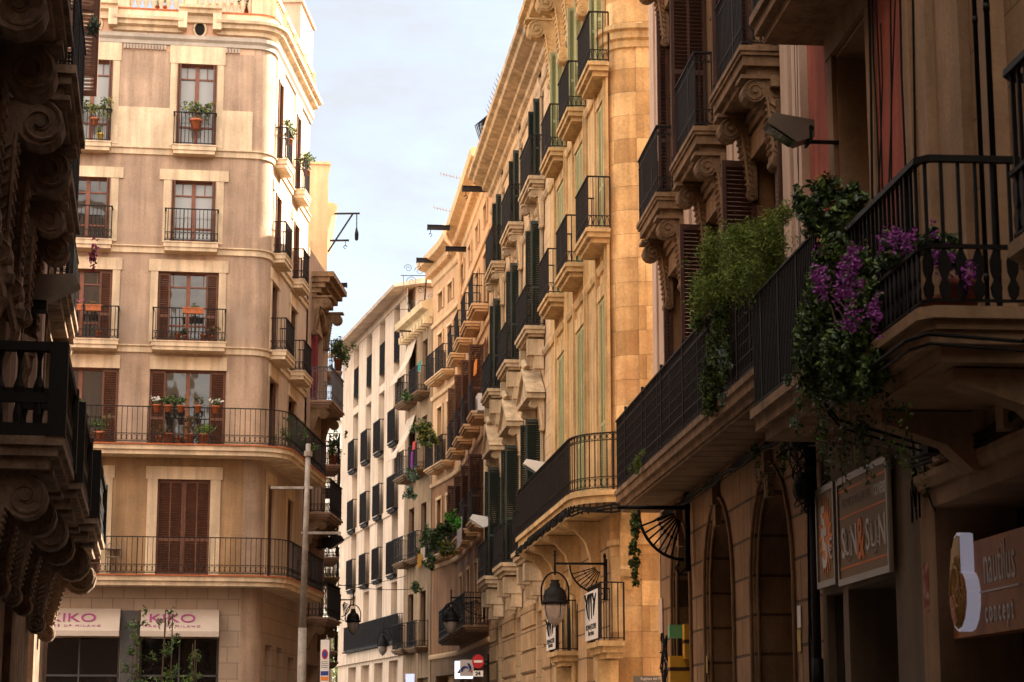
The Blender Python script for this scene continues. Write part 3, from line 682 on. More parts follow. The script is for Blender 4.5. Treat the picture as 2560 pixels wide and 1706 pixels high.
# glimpse of a far pale building and trees at the end of the lane
M_far=mat('far_white_stone',(.80,.74,.66),.9,.08,.5,0)
FD=Fac((-8,140),(-1,.05))
bd=root('distant_building','distant white building with dentil cornice glimpsed at the end of the lane','building',FD.at())
ops=[(1+i*2.6,2.3+i*2.6,z,z+2.2) for i in range(6) for z in (6,10,14.2,18.3)]
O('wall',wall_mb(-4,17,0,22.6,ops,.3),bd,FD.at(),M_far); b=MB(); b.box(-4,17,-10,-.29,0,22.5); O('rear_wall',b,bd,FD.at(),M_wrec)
b=MB(); b.box(-4.2,17.2,0,.6,16.9,17.5); 
for i in range(60): b.box(-4+i*.35,-3.83+i*.35,0,.4,16.6,16.9)
b.box(-4.3,17.3,-.2,.7,22.6,23); O('cornice',b,bd,FD.at(),M_far)
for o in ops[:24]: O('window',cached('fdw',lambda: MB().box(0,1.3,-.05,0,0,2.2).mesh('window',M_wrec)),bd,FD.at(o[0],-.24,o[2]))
def tree(name,label,x,y,h,blobs,n,size,mats,bare=False,group=None):
    t=root(name,label,'tree',Matrix.Translation((x,y,0)),group); M=Matrix.Translation((x,y,0))
    b=MB(); b.tube([(0,0,0),(.1,0,h*.3),(0,.1,h*.6)],[.16,.12,.07],7)
    for (bx,by,bz,*_) in blobs[:8]: b.tube([(0,.05,h*.4),(bx*.5,by*.5,(h*.4+bz)/2+.2),(bx,by,bz)],[.05,.035,.012],4)
    if bare:
        for _ in range(60):
            a=random.uniform(0,2*PI); r=random.uniform(.3,1.6); z=h*random.uniform(.55,.8); b.tube([(0,.1,h*.55),(r*.5*math.cos(a),r*.5*math.sin(a),z+.5),(r*math.cos(a),r*math.sin(a),z+random.uniform(.6,1.8))],[.025,.016,.006],3)
    O('trunk',b,t,M,M_bark)
    if n: O('crown',foliage_mb(blobs,n,size,len(mats)),t,M,mats)
tree('street_tree','sunlit yellow green tree at the far end of the lane below the white building',P3(842,1650,118).x,118,7.6,[(0,0,5.8,1.4,1.4,1.3),(.6,0,4.6,1.3,1.2,1.2),(-.8,0,4.0,1.3,1.2,1.2),(.2,0,3,1.5,1.2,1.0)],2600,.22,[M_leafy,M_leaf,M_fern])
tree('bare_tree','bare twiggy tree showing above the dark balcony at the lane end',P3(826,1410,112).x,112,14,[],0,.2,[],bare=True)
# ================================================================== R4 : sandstone corner house with pale green shutters
R4=Fac((1.93,41),(-.1084,1)); R4M=R4.at()
r4=root('sandstone_building','golden sandstone building with rounded corner and pale green shutters','building',R4M)
Y4=40.35
face_o=R4.at().inverted()@Vector((6.5,Y4,0)); 
RF=Fac((6.5,Y4),(-1,0))      # lane face, u from the lane side towards the corner
def R4path(off,end=9.0):
    p=[(face_o.x,face_o.y),None,(end,0)]
    q=R4M.inverted()@Vector((R4.w(0,0)[0],Y4,0)); p[1]=(q.x+.02,0)
    base=fillet([(p[0][0],p[0][1]),p[1],p[2]],1,.55,8)
    return off_path(base,off)
cx4=[.30,3.50,6.70]; u4=.05
ops=[]
for c in cx4:
    w=.60 if c>1 else .42
    ops+= [(c-w,c+w,6.25,10.35),(c-w,c+w,11.68,14.5),(c-w,c+w,15.2,18.0)]
gops=[(5.0,6.15,0,5.2),(1.9,2.9,2.6,4.2),(7.2,8.3,2.6,4.2)]
O('wall',wall_mb(-.12,9.0,5.6,19.3,ops,.22),r4,R4M,M_sand1)
O('ground_floor_wall',wall_mb(-.12,9.0,0,5.6,[(2.2,3.1,0,4.3),(4.75,6.05,0,3.6),(7.4,8.2,0,4.3)],.4),r4,R4M,M_rustic)
pc=[p for p in R4path(0) if p[0]<-.05]; b=MB(); b.band(pc,[(0,0),(0,21)],False); O('corner_masonry',b,r4,R4M,M_sand,True)
O('lane_wall',wall_mb(0,3.95,5.2,21,[],.3),r4,RF.at(),M_sand); O('lane_ground_wall',wall_mb(0,3.95,0,5.2,[],.3),r4,RF.at(),M_sand)
b=MB(); cpo=[(R4.at().inverted()@Vector((p[0],p[1],0))) for p in ((6.5,Y4+.4),(2.6,Y4+.4))]; b.prism([(cpo[0].x,cpo[0].y),(cpo[1].x,cpo[1].y),(-.0,-.22),(9,-.22),(9,-8)],0,21,'z'); O('rear_wall',b,r4,R4M,M_sand1)
# mouldings on the corner tower
for zz,pf in ((15.75,[(0,-.32),(.05,-.3),(.06,-.16),(.12,-.12),(.13,.02),(.20,.06),(.2,.16),(0,.2)]),(5.25,[(0,-.06),(.06,-.05),(.06,.06),(0,.08)])):
    b=MB(); b.band([p for p in R4path(0) if p[0]<.0],[(o,zz+z) for o,z in pf]); O('string_course',b,r4,R4M,M_sand1)
b=MB(); b.band([p for p in R4path(0,1) if -9<p[0]<.0],[(0,18.9),(.1,18.95),(.2,19.3),(.55,19.45),(.6,19.8),(0,19.9)]); O('cornice',b,r4,R4M,M_sand1)
# raised pilaster edge strip on lane face and quoins of the ground floor
b=MB(); b.box(3.28,3.34,0,.03,5.35,21); O('pilaster_edge',b,r4,RF.at(),M_sand1)
for i in range(9):
    b=MB(); b.box(2.2,3.26,0,.035,.05+.58*i,.53+.58*i); O('quoin_block',b,r4,RF.at(),M_sand)
# vertical moulded strips between bays
for c in cx4:
    for e in (-1,1):
        b=MB(); x=c+e*(.88 if c>1 else .62)
        for k,(dx,pr) in enumerate(((0,.09),(.10,.05))): b.box(x+e*dx-.05,x+e*dx+.05,0,pr,6.0,15.1)
        O('pilaster_strip',b,r4,R4M,M_sand1)
    # top storey consoles under the eave
    for e in (-.95,.95):
        O('eave_console',cached('con4',lambda: scroll_mb(.75,1.7,.34).mesh('eave_console',M_sand1)),r4,R4.at(c+e,.0,18.9))
for zz in (10.9,14.85):
    b=MB(); b.band([(-.1,0),(9,0)],[(0,zz),(.05,zz+.02),(.08,zz+.12),(.08,zz+.17),(0,zz+.19)]); O('string_course',b,r4,R4M,M_sand1)
for c in cx4:
    w=.60 if c>1 else .42
    window(r4,R4,c-w,c+w,6.25,10.35,.12,fm=M_lgreen,sh='closed',shm=M_lgreen,trans=False,sur=(.10,.30,.05,.05),surm=M_sand1)
    window(r4,R4,c-w,c+w,11.68,14.5,.12,fm=M_lgreen,sh='closed',shm=M_lgreen,trans=False,sur=(.10,.25,.05,.05),surm=M_sand1)
    window(r4,R4,c-w,c+w,15.2,18.0,.2,fm=M_lgreen,sh='perp',shm=M_lgreen,shw=.2,trans=False,sur=(.10,.25,.05,.05),surm=M_sand1)
    st=((0,.08),(.04,.10),(.12,.10))
    balcony(r4,R4,c-.92,c+.92,11.62,.50,h=1.08,style='deco',sm=M_sand1,steps=st)
    balcony(r4,R4,c-.92,c+.92,15.15,.44,h=1.08,style='deco',sm=M_sand1,steps=st)
# big first floor balcony that wraps the corner
base=[(9.0,0),(9.0,.88)]
q=R4M.inverted()@Vector((0,Y4-.86,0)); xq=q.x-.02
e=R4M.inverted()@Vector((2.35,Y4-.86,0)); e2=R4M.inverted()@Vector((2.35,Y4-.02,0))
bp4=fillet([(e2.x,e2.y),(e.x,e.y),(xq-.1,.88),(9.0,.88),(9.0,.02)],2,1.25,10)
o=O('balcony',slab_steps(bp4,6.2,((0,.10),(.06,.14),(.16,.12))),r4,R4M,M_sand1)
O('railing',rail_mb(bp4,6.2,1.12,.13,'both',.010),o,R4M,M_rail)
b=MB(); pth=off_path(bp4,.015)
for k in range(3):
    pts=[(p[0],p[1],5.88-.05*k+.03*math.sin(i*2.1+k)) for i,p in enumerate(along(pth,.35))]; b.tube(pts,.022,5)
for i,p in enumerate(along(pth,.16)[6:60]):
    b.tube([(p[0],p[1],5.95),(p[0]+random.uniform(-.1,.1),p[1]+.03,5.80+random.uniform(-.08,.05)),(p[0]+.15,p[1],5.9)],.016,4)
O('cable_run',b,o,R4M,M_cable)
for u in (1.2,4.3,6.9,8.7):
    O('bracket',cached('cb4',lambda: MB().prism([(0,0),(.82,0),(.80,-.10),(.50,-.20),(.30,-.42),(.20,-.75),(.17,-1.05),(.24,-1.12),(.20,-1.25),(.08,-1.32),(0,-1.5)],-.13,.13,'x').mesh('bracket',M_sand1)),o,R4.at(u,.0,5.82))
O('bracket',cached('cb4',lambda:None),o,RF.at(4.25,.0,5.82))
# main cornice of R4/R5
def cor(path,z,k=1): 
    b=MB(); b.band(path,[(0,z-.55),(.10,z-.5),(.12,z-.36),(.30,z-.30),(.32,z-.18),(.62,z-.10),(.66,z+.02),(.78,z+.06),(.8,z+.18),(0,z+.3)]); return b
O('cornice',cor([(.3,0),(9.15,0)],19.35),r4,R4M,M_sand1)
# gothic pointed doorway on the ground floor
b=MB()
for k in range(4):
    w=.80-k*.13; y=.06-k*.06; pts=[(5.42-w,y,0),(5.42-w,y,3.4)]+[(5.42-w+w*(1-math.cos(t*PI/14)),y,3.4+1.55*math.sin(t*PI/14)**.8*(1-.0*k)) for t in range(1,8)]
    pr=[(5.42+w-(p[0]-(5.42-w)),p[1],p[2]) for p in reversed(pts)]; b.tube(pts+pr[1:],.075,6)
d=O('gothic_doorway',b,r4,R4M,M_sand1,True)
b=MB(); b.prism([(4.75,0),(6.1,0),(6.1,3.4),(5.9,4.3),(5.42,4.9),(4.95,4.3),(4.75,3.4)],.0,.02,'y'); O('door',b,d,R4M,M_dark)
# small stone balconies carrying the vertical banners
for (pa,pb,pt,pbm) in ((1463,1494,1478,1600),(1366,1388,1545,1625)):
    ua=R4.h(pb,pbm,.5)[0]; ub=R4.h(pa,pbm,.5)[0]; zb0=R4.h((pa+pb)/2,pbm,.5)[1]; zt0=R4.h((pa+pb)/2,pt,.5)[1]; u=(ua+ub)/2
    o=balcony(r4,R4,ua-.1,ub+.1,zb0-.05,.48,h=1.1,style='plain',sm=M_sand1,steps=((0,.1),(.08,.12),(.16,.10)))
    O('bracket',cached('blk4',lambda: MB().box(-.18,.18,0,.4,-.5,0).box(-.13,.13,0,.25,-.9,-.5).mesh('bracket',M_sand1)),o,R4.at(u,0,zb0-.4))
    t=root('vertical_banner','white banner with black scribble and lettering, '+('larger one at the sandstone corner' if pa>1400 else 'farther one left of the wall lantern'),'banner',R4.at(u,.5,zb0),'white banners on the small stone balconies')
    b=MB(); b.box(ua,ub,.490,.502,zb0,zt0); O('cloth',b,t,R4M,M_white)
    b=MB(); W_=ub-ua; H_=zt0-zb0
    for a,c in (((.06,.95),(.2,.72)),((.2,.72),(.28,.95)),((.40,.95),(.38,.40)),((.55,.95),(.58,.42)),((.68,.93),(.80,.70)),((.80,.70),(.92,.92)),((.2,.72),(.3,.45)),((.80,.70),(.72,.48))):
        b.tube([(ub-a[0]*W_,.508,zb0+H_*a[1]),(ub-c[0]*W_,.508,zb0+H_*c[1])],[.03,.010],4)
    O('scribble',b,t,R4M,M_cable)
    for s_,zf_ in (('ROMANTICISME',.26),('Barcelona',.14)): text('lettering',s_,.15,t,TM(R4,u,.504,zb0+H_*zf_),M_cable,.003,sx=1.25)
# ================================================================== R5 : cream building with dark green shutters
r5=root('cream_building','cream building with volute brackets, small pediments and dark green shutters','building',R4.at(9,0,0))
c5=[11.3,16.2,21.1]
ops=[(c-.62,c+.62,z0,z1) for c in c5 for z0,z1 in ((6.15,9.4),(11.8,14.6),(15.75,17.9))]+[(c-.35,c+.35,18.4,18.95) for c in c5]
O('wall',wall_mb(9.0,24.3,5.3,19.3,ops,.25,-.03),r5,R4M,M_cr5)
O('ground_floor_wall',wall_mb(9.0,24.3,0,5.3,[(11,12.2,0,4.6),(15.7,17,0,4.7),(20.6,21.9,0,4.7)],.5,-.03),r5,R4M,M_cr5)
b=MB(); b.box(9,24.28,-9,-.45,0,19.3); O('rear_wall',b,r5,R4M,M_cr5s)
O('cornice',cor([(9.15,-.03),(24.4,-.03)],19.35),r5,R4M,M_cr5s)
for zz in (5.35,10.95,15.0,18.2):
    b=MB(); b.band([(9,-.03),(24.3,-.03)],[(0,zz),(.05,zz+.02),(.09,zz+.10),(.09,zz+.16),(0,zz+.2)]); O('string_course',b,r5,R4M,M_cr5s)
for row in range(8):
    for u0,u1 in ((9.1,10.75),(12.4,15.5),(17.2,20.4),(22.1,24.2)):
        b=MB(); b.box(u0,u1,-.03,.03,.1+.6*row,.64+.6*row); O('quoin_block',b,r5,R4M,M_rustic) if row<8 else None
for c in c5:
    window(r5,R4,c-.62,c+.62,6.15,9.4,.22,fm=M_green,sh='perp',shm=M_green,shw=.42,trans=False,sur=(.16,.1,.0,.06),surm=M_cr5s)
    window(r5,R4,c-.62,c+.62,11.8,14.6,.22,fm=M_green,sh='perp',shm=M_green,shw=.28,trans=False,sur=(.16,.22,.08,.06),surm=M_cr5s)
    window(r5,R4,c-.62,c+.62,15.75,17.9,.22,fm=M_green,sh='perp',shm=M_green,shw=.2,trans=False,sur=(.14,.2,.08,.05),surm=M_cr5s)
    window(r5,R4,c-.35,c+.35,18.4,18.95,.22,fm=M_grey,trans=False,split=False)
    st=((0,.09),(.04,.10),(.12,.07))
    balcony(r5,R4,c-1.15,c+1.15,11.72,.52,h=1.05,style='ring',sm=M_cr5s,steps=st,brk=('blk',.42,.75,.30,.32))
    balcony(r5,R4,c-1.2,c+1.2,15.65,.42,h=1.1,style='top',sm=M_cr5s,steps=st,brk=('scroll',.36,1.0,.26,.34))
    balcony(r5,R4,c-1.2,c+1.2,6.1,.62,h=1.05,style='ring',sm=M_cr5s,steps=((0,.1),(.05,.12),(.13,.1)),brk=('blk',.5,.8,.42,.5))
    # pediment on consoles over the first floor window
    b=MB(); b.prism([(c-1.1,10.0),(c+1.1,10.0),(c,10.62)],.0,.40,'y'); b.box(c-1.15,c+1.15,0,.46,9.86,9.99); b.prism([(c-1.2,10.0),(c-1.1,10.0),(c,10.66),(c+1.1,10.0),(c+1.2,10.0),(c,10.80)],.0,.48,'y')
    b.tube([(c-.12,.35,10.8),(c,.4,10.95),(c+.12,.35,10.8)],.1,6)
    pd=O('pediment',b,r5,R4M,M_cr5s)
    for e in (-.9,.9): O('bracket',cached('pb5',lambda: scroll_mb(.38,.8,.24).mesh('bracket',M_cr5s)),pd,R4.at(c+e,0,9.84))
# ================================================================== R6 : orange building that curves away
r6=root('orange_building','orange rendered building with dentil cornice curving away, brown shutters below','building',R4.at(24.3,0,0))
R6b=Fac(R4.w(36.9,0),(-.25,1))
c6=[26.1,29.1,32.1,35.1]; fl6=((11.95,14.3),(15.55,17.3),(8.4,10.6),(18.3,19.0))
sb=[1.6,3.4]
ops=[(c-.5,c+.5,a,z) for c in c6 for a,z in fl6]+[(c-.5,c+.5,5.1,7.2) for c in c6]
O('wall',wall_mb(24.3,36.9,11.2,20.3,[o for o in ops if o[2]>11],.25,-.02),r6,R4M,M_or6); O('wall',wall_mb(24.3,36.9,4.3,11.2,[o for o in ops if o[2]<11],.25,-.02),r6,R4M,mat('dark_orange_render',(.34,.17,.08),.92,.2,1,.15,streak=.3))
O('ground_floor_wall',wall_mb(24.3,36.9,0,4.3,[(c-.9,c+.9,0,3.7) for c in c6],.6,-.02),r6,R4M,M_r3b)
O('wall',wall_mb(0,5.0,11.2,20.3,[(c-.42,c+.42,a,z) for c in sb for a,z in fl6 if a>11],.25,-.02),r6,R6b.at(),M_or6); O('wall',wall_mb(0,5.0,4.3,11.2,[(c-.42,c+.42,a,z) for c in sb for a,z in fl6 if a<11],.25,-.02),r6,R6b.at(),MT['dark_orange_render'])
O('ground_floor_wall',wall_mb(0,5,0,4.3,[(.8,4,0,3.7)],.6,-.02),r6,R6b.at(),M_r3b)
b=MB(); b.box(24.4,36.9,-9,-.5,0,20.3); b.box(0,0,0,0,0,0) if 0 else None; O('rear_wall',b,r6,R4M,M_or6); b=MB(); b.box(0,5,-9,-.5,0,20.3); O('rear_wall',b,r6,R6b.at(),M_or6)
e6=R4M.inverted()@(R6b.at(5.0)@Vector((0,0,0))); p6=[(24.45,-.02),(34.5,-.02),(36.9,-.02),(e6.x,e6.y-.0)]; p6=fillet(p6,2,2.0,6)
b=MB(); b.band(p6,[(0,19.55),(.06,19.6),(.08,19.85),(.30,19.95),(.34,20.15),(.66,20.25),(.7,20.5),(0,20.7)]); co=O('cornice',b,r6,R4M,M_or6c)
for i,(x,y,a) in enumerate(along(off_path(p6,.02),.26)):
    pass
b=MB()
for (x,y,a) in along(off_path(p6,.18),.24): b.box(-.06,.06,-.16,.14,19.88,20.02,Matrix.Translation((x,y,0))@Matrix.Rotation(a,4,'Z'))
O('dentils',b,co,R4M,M_or6c)
for zz in (17.75,14.75,11.2,7.9,4.35):
    b=MB(); b.band(p6,[(0,zz),(.06,zz+.02),(.08,zz+.10),(.08,zz+.16),(0,zz+.2)]); O('string_course',b,r6,R4M,M_or6c)
for k,c in enumerate(c6):
    for j,(a,z) in enumerate(fl6+((5.1,7.2),)):
        att=a>18
        window(r6,R4,c-.5,c+.5,a,z,.2,fm=M_brown if not att else M_terra,sh=None if att else ('far' if j in(0,2) else 'flank'),shm=M_brown2 if j==0 else M_brown,shw=.5 if j in(0,2) else .3,trans=False,sur=(.14,.12,.0,.04),surm=M_or6c,split=not att)
    for z in (15.42,11.85,8.3):
        balcony(r6,R4,c-.95,c+.95,z,.55,h=1.0,style='plain',sm=M_or6c,steps=((0,.07),(.04,.09),(.12,.08)))
for k,c in enumerate(sb):
    for j,(a,z) in enumerate(fl6):
        att=a>18
        window(r6,R6b,c-.42,c+.42,a,z,.2,fm=M_brown,trans=False,sur=(.12,.12,.0,.04),surm=M_or6c,split=not att)
    for z in (15.42,11.85,8.3): balcony(r6,R6b,c-.8,c+.8,z,.5,h=1.0,style='plain',sm=M_or6c)
balcony(r6,R4,25,30.4,4.9,.8,h=1.05,style='ring',sm=M_r3b); balcony(r6,R4,31,36.4,4.9,.8,h=1.05,style='both',sm=M_r3b)
b=MB(); b.tube([(35.4,.75,20.6),(35.3,.62,20.0),(35.2,.12,19.4),(35.2,.1,12)],.09,7); O('drain_pipe',b,r6,R4M,M_or6c,True)
b=MB(); b.tube([(24.55,.12,5.6),(24.55,.12,11.3)],.08,7); O('drain_pipe',b,r6,R4M,M_cr5s,True)
# ================================================================== R7 : narrow shabby house with canvas blinds
R7=Fac(R6b.w(5.0,0),(-.27,1))
r7=root('narrow_house','narrow shabby yellow house with canvas blinds between the orange and the white buildings','building',R7.at())
op7=[(.9,1.9,a,a+2.2) for a in (5.0,8.6,12.2,15.4)]+[(3.2,4.3,a,a+2.2) for a in (5.0,8.6,12.2,15.4)]
O('wall',wall_mb(0,5.2,0,18.7,op7+[(.4,2.4,0,3.7),(2.8,4.8,0,3.7)],.25),r7,R7.at(),mat('dark_yellow_render',(.38,.25,.145),.92,.25,1,.12,streak=.4)); b=MB(); b.box(0,5.2,-9,-.24,0,18.7); O('rear_wall',b,r7,R7.at(),M_r3b)  # whole wall in one darker yellow-brown, with strong vertical streaks
b=MB(); b.band([(-.0,0),(5.3,0)],[(0,18.3),(.1,18.35),(.2,18.6),(.45,18.7),(.5,18.95),(0,19.1)]); 
for i in range(9): b.box(.1+i*.6,.3+i*.6,0,.35,18.05,18.33)
O('cornice',b,r7,R7.at(),M_yel)
for i,o in enumerate(op7): window(r7,R7,o[0],o[1],o[2],o[3],.2,fm=M_brown,trans=False)
for z in (15.3,12.1,8.5,4.9):
    balcony(r7,R7,.4,2.3,z,.55,h=1.05,style='ring',sm=M_r3b); balcony(r7,R7,2.8,4.8,z,.6,h=1.05,style='ring',sm=M_r3b)
for u,z,l in ((3.8,15.3,'long canvas blind hanging over the top balcony rail of the narrow yellow house'),(3.8,12.1,'dirty canvas blind bellying over a middle balcony of the narrow yellow house')):
    t=root('canvas_blind',l,'blind',R7.at(u,.1,z)); b=MB(); n=10
    prof=[(.05,2.6),(.25,1.9),(.55,1.3),(.80,1.0),(.86,.75)]
    b.band([(-.8,0),(.8,0)],[(y,z_) for y,z_ in prof]+[(y-.02,z_) for y,z_ in reversed(prof)]); O('canvas',b,t,R7.at(u,0,z),M_cloth)
# roof scroll ironwork
t=root('iron_roof_scrolls','rusty wrought iron scroll frame standing on the narrow house roof','ironwork',R7.at(3,.2,19))
b=MB()
for (cx,cz,r) in ((0,.6,.42),(.9,.6,.35),(.2,1.8,.40),(.9,2.5,.45),(.3,3.4,.4),(1.2,3.6,.35),(-.7,1.2,.28)):
    b.tube([(cx+(r*(1-k/20))*math.cos(k*.6),0,cz+(r*(1-k/20))*math.sin(k*.6)) for k in range(18)],.022,4)
b.tube([(-.9,0,.2),(1.8,0,.2)],.03,5); b.tube([(-1,0,3.0),(1.8,0,3.0)],.035,5); b.tube([(-.1,0,0),(-.4,0,4.8)],[.07,.07],5); b.tube([(1.6,0,3.0),(1.5,0,1.6),(1.0,0,0)],.025,4)
O('scrollwork',b,t,R7.at(1.9,.0,18.9,PI/2-.25)@Matrix.Scale(.52,4),M_rail)
# ================================================================== R3 : dark building with arcade, volutes and brown shutters
RR=Fac((5.4+.0787*12,-12),(-.0787,1)); RM=RR.at()
M_arc=mat('arcade_blocks',(.29,.175,.095),.9,.28,1.2,.3,brick=(1.5,.52,.022,.12,.35,0),streak=.2)
r3=root('arcade_building','dark ochre building with arcade, white pilasters, volute brackets and brown louvred shutters','building',RR.at(35.6,0,0))
c3=[45.35,41.65,38.1]
ops=[(c-.78,c+.78,z0,z1) for c in c3 for z0,z1 in ((5.66,9.15),(10.2,13.9),(14.9,18.0))]
O('wall',wall_mb(35.6,47.85,5.2,22,ops,.35),r3,RM,M_r3w)
arches=[(37.1,39.65),(41.05,43.3),(44.7,46.5)]
wm=wall_mb(35.6,47.85,0,5.2,[(a,b_,0,4.9) for a,b_ in arches],.75)
for a,b_ in arches:
    cx=(a+b_)/2; r=(b_-a)/2; zs=4.9-r*1.15
    for s in (-1,1):
        pts=[(cx+s*r,zs+.0)]+[(cx+s*r*math.cos(t*PI/16),zs+r*1.15*math.sin(t*PI/16)) for t in range(0,9)]+[(cx,4.9),(cx+s*r,4.9)]
        wm.prism(pts[1:],-.75,-.001,'y')
O('ground_floor_wall',wm,r3,RM,M_arc)
b=MB(); b.box(35.6,47.83,-10,-.76,0,22); O('rear_wall',b,r3,RM,M_r3w)
for a,b_ in arches:
    cx=(a+b_)/2; r=(b_-a)/2; zs=4.9-r*1.15; b=MB()
    for rr,y in ((r+.06,.03),(r-.05,-.05)):
        b.tube([(cx-rr,y,0),(cx-rr,y,zs)]+[(cx-rr*math.cos(t*PI/12),y,zs+rr*1.15*math.sin(t*PI/12)) for t in range(1,12)]+[(cx+rr,y,zs),(cx+rr,y,0)],.026,6)
    o=O('arch_moulding',b,r3,RM,M_r3b,True)
    b=MB(); b.box(a,b_,-.74,-.70,2.75,2.85); b.box(a,b_,-.73,-.70,0,2.75); O('door_panel',b,o,RM,M_grey)
    b=MB(); b.box(a+.02,b_-.02,-.75,-.74,2.8,4.9); O('pane',b,o,RM,M_shopgl)
    b=MB(); b.box(cx-.16,cx+.16,-.02,.12,4.85,5.25); b.box(cx-.12,cx+.12,-.02,.07,4.55,4.85); O('keystone',b,r3,RM,M_r3b)
for a,c in ((46.5,47.85),(42.9,44.35),(39.4,40.5),(35.6,36.8)):
    w=c-a; b=MB(); b.box(a+.06,a+.06+w*.36,0,.10,5.7,22); b.box(c-.06-w*.36,c-.06,0,.10,5.7,22); o=O('pilaster',b,r3,RM,M_pil)
    b=MB(); b.box(a+.06+w*.36,c-.06-w*.36,0,.05,5.7,22); O('strip',b,o,RM,M_pil2)
b=MB(); b.box(47.85,47.9,-.6,.02,0,22); O('quoin_edge',b,r3,RM,M_pil)
for i,c in enumerate(c3):
    for z0,z1 in ((5.66,9.15),(10.2,13.9),(14.9,18.0)):
        window(r3,RR,c-.78,c+.78,z0,z1,.3,fm=M_brown,sh='far',shm=M_brown,shw=(.20 if c>45 else .56) if z0>6 else (.14 if c>45 else .46),trans=False,sur=(.20,.30,.08,.07),surm=M_r3s)
    b=MB()
    for k,(w,h_) in enumerate(((1.1,.10),(1.0,.12),(.9,.10))): b.box(c-w,c+w,0,.16-.04*k,9.62-.12*k,9.72-.12*k)
    O('window_cornice',b,r3,RM,M_r3s)
    for z in (10.15,14.8):
        o=balcony(r3,RR,c-1.12,c+1.12,z,.56,h=1.12,style='both',sm=M_r3s,steps=((0,.07),(.02,.05),(.05,.13),(.12,.10)),step=.09,brk=('scroll',.50,1.15,.30,.28),brm=M_r3s)
p=[(34.95,0),(34.95,.86),(47.45,.86),(47.45,0)]
o=O('balcony',slab_steps(p,5.65,((0,.08),(.03,.12),(.09,.10))),r3,RM,M_r3s)
rb_=rail_mb(p,5.65,1.22,.10,'both',.009)
q=off_path(p,-.045)
for zz in [5.75+.16*k for k in range(7)]: rb_.band(q,[(-.005,zz),(.005,zz),(.005,zz+.008),(-.005,zz+.008)])
for (x,y,a) in along(q,1.9): rb_.box(x-.02,x+.02,y-.02,y+.02,5.65,6.95)
O('railing',rb_,o,RM,M_rail)
b=MB(); 
for k in range(22): u=35.0+k*.57; b.box(u,u+.53,.08,.74,5.30,5.335)
O('soffit_boards',b,o,RM,M_r3b)
b=MB()
for k in range(4):
    pts=[(35+.6*i,.10+.05*k,5.22-.05*k+.04*math.sin(i*1.7+k*2)+(.0)) for i in range(21)]; b.tube(pts,.022,5)
O('cable_run',b,r3,RM,M_cable)
# ================================================================== R2 : red rendered house over the two shop signs
r2=root('red_house','dark red rendered house with a stone window frame above the orange lettered signs','building',RR.at(31.45,0,0))
O('wall',wall_mb(31.45,35.6,4.9,22,[(32.75,34.25,5.12,9.1),(32.75,34.25,10.1,13.8)],.4,.01),r2,RM,M_red)
O('ground_floor_wall',wall_mb(31.45,35.6,0,4.9,[(32.42,34.38,0,3.1),(34.62,35.4,0,3.1)],.9,.01),r2,RM,M_grst)
b=MB(); b.box(31.45,35.6,-10,-.95,0,22); O('rear_wall',b,r2,RM,M_dark)
b=MB(); b.box(32.42,34.38,-.9,-.86,0,3.1); o=O('shop_entrance',b,r2,RM,M_dark)
b=MB(); b.box(32.55,32.95,-.84,-.80,0,2.6); b.box(33.7,34.2,-.84,-.80,0,3.0); O('door',b,o,RM,M_grey)
b=MB(); b.box(34.63,35.39,-.12,-.08,0,3.1); O('shop_window',b,r2,RM,M_shopgl)
for z0,z1 in ((5.12,9.1),(10.1,13.8)):
    b=MB(); b.box(32.755,32.80,-.37,.0,z0,z1); b.box(34.20,34.245,-.37,.0,z0,z1); b.box(32.80,34.20,-.37,.0,z1-.045,z1-.002); O('reveal_stone',b,r2,RM,M_r1s)
for z0,z1 in ((5.12,9.1),(10.1,13.8)): window(r2,RR,32.75,34.25,z0,z1,.38,fm=M_wood,trans=False,sur=(.26,.34,.0,.05),surm=M_r1s,gm=M_glc)
for z,of,u0,u1 in ((5.08,1.0,31.35,34.6),(9.75,.85,31.5,34.9)):
    pth=[(u0,0),(u0,of),(u1,of),(u1,0)]
    o=O('balcony',slab_steps(pth,z,((0,.10),(.05,.14),(.14,.12))),r2,RM,M_r3s)
    O('railing',rail_mb(pth,z,1.25,.075 if z<6 else .09,'plain',.010),o,RM,M_iron)
    if z<6:
        b=MB(); qq=off_path(pth,-.10); b.band(qq[1:],[(0,z+.02),(.012,z+.02),(.012,z+1.18),(0,z+1.18)]); O('reed_screen',b,o,RM,mat('reed_screen_cane',(.045,.028,.018),.9,.4,4,.2,streak=.5))
for (pa,ya,pb,yb,r_) in ((1992,80,1997,540,.008),(1985,80,2000,545,.007),(2172,0,2180,470,.014),(2190,0,2206,480,.010),(2226,0,2228,440,.010),(2250,0,2262,380,.012),(2282,0,2288,400,.012),(2180,0,2192,300,.01),(2238,0,2222,470,.008),(2206,200,2196,480,.008)):
    u0,z0=RR.h(pa,ya,.1); u1,z1=RR.h(pb,yb,.1); m=((u0+u1)/2+random.uniform(-.04,.04),.1,(z0+z1)/2); b=MB(); b.tube([(u0,.1,z0+.6),(u0,.1,z0),m,(u1,.1,z1),(u1,.1,z1-.8)],r_,5); O('cable',b,r2,RM,M_cable)

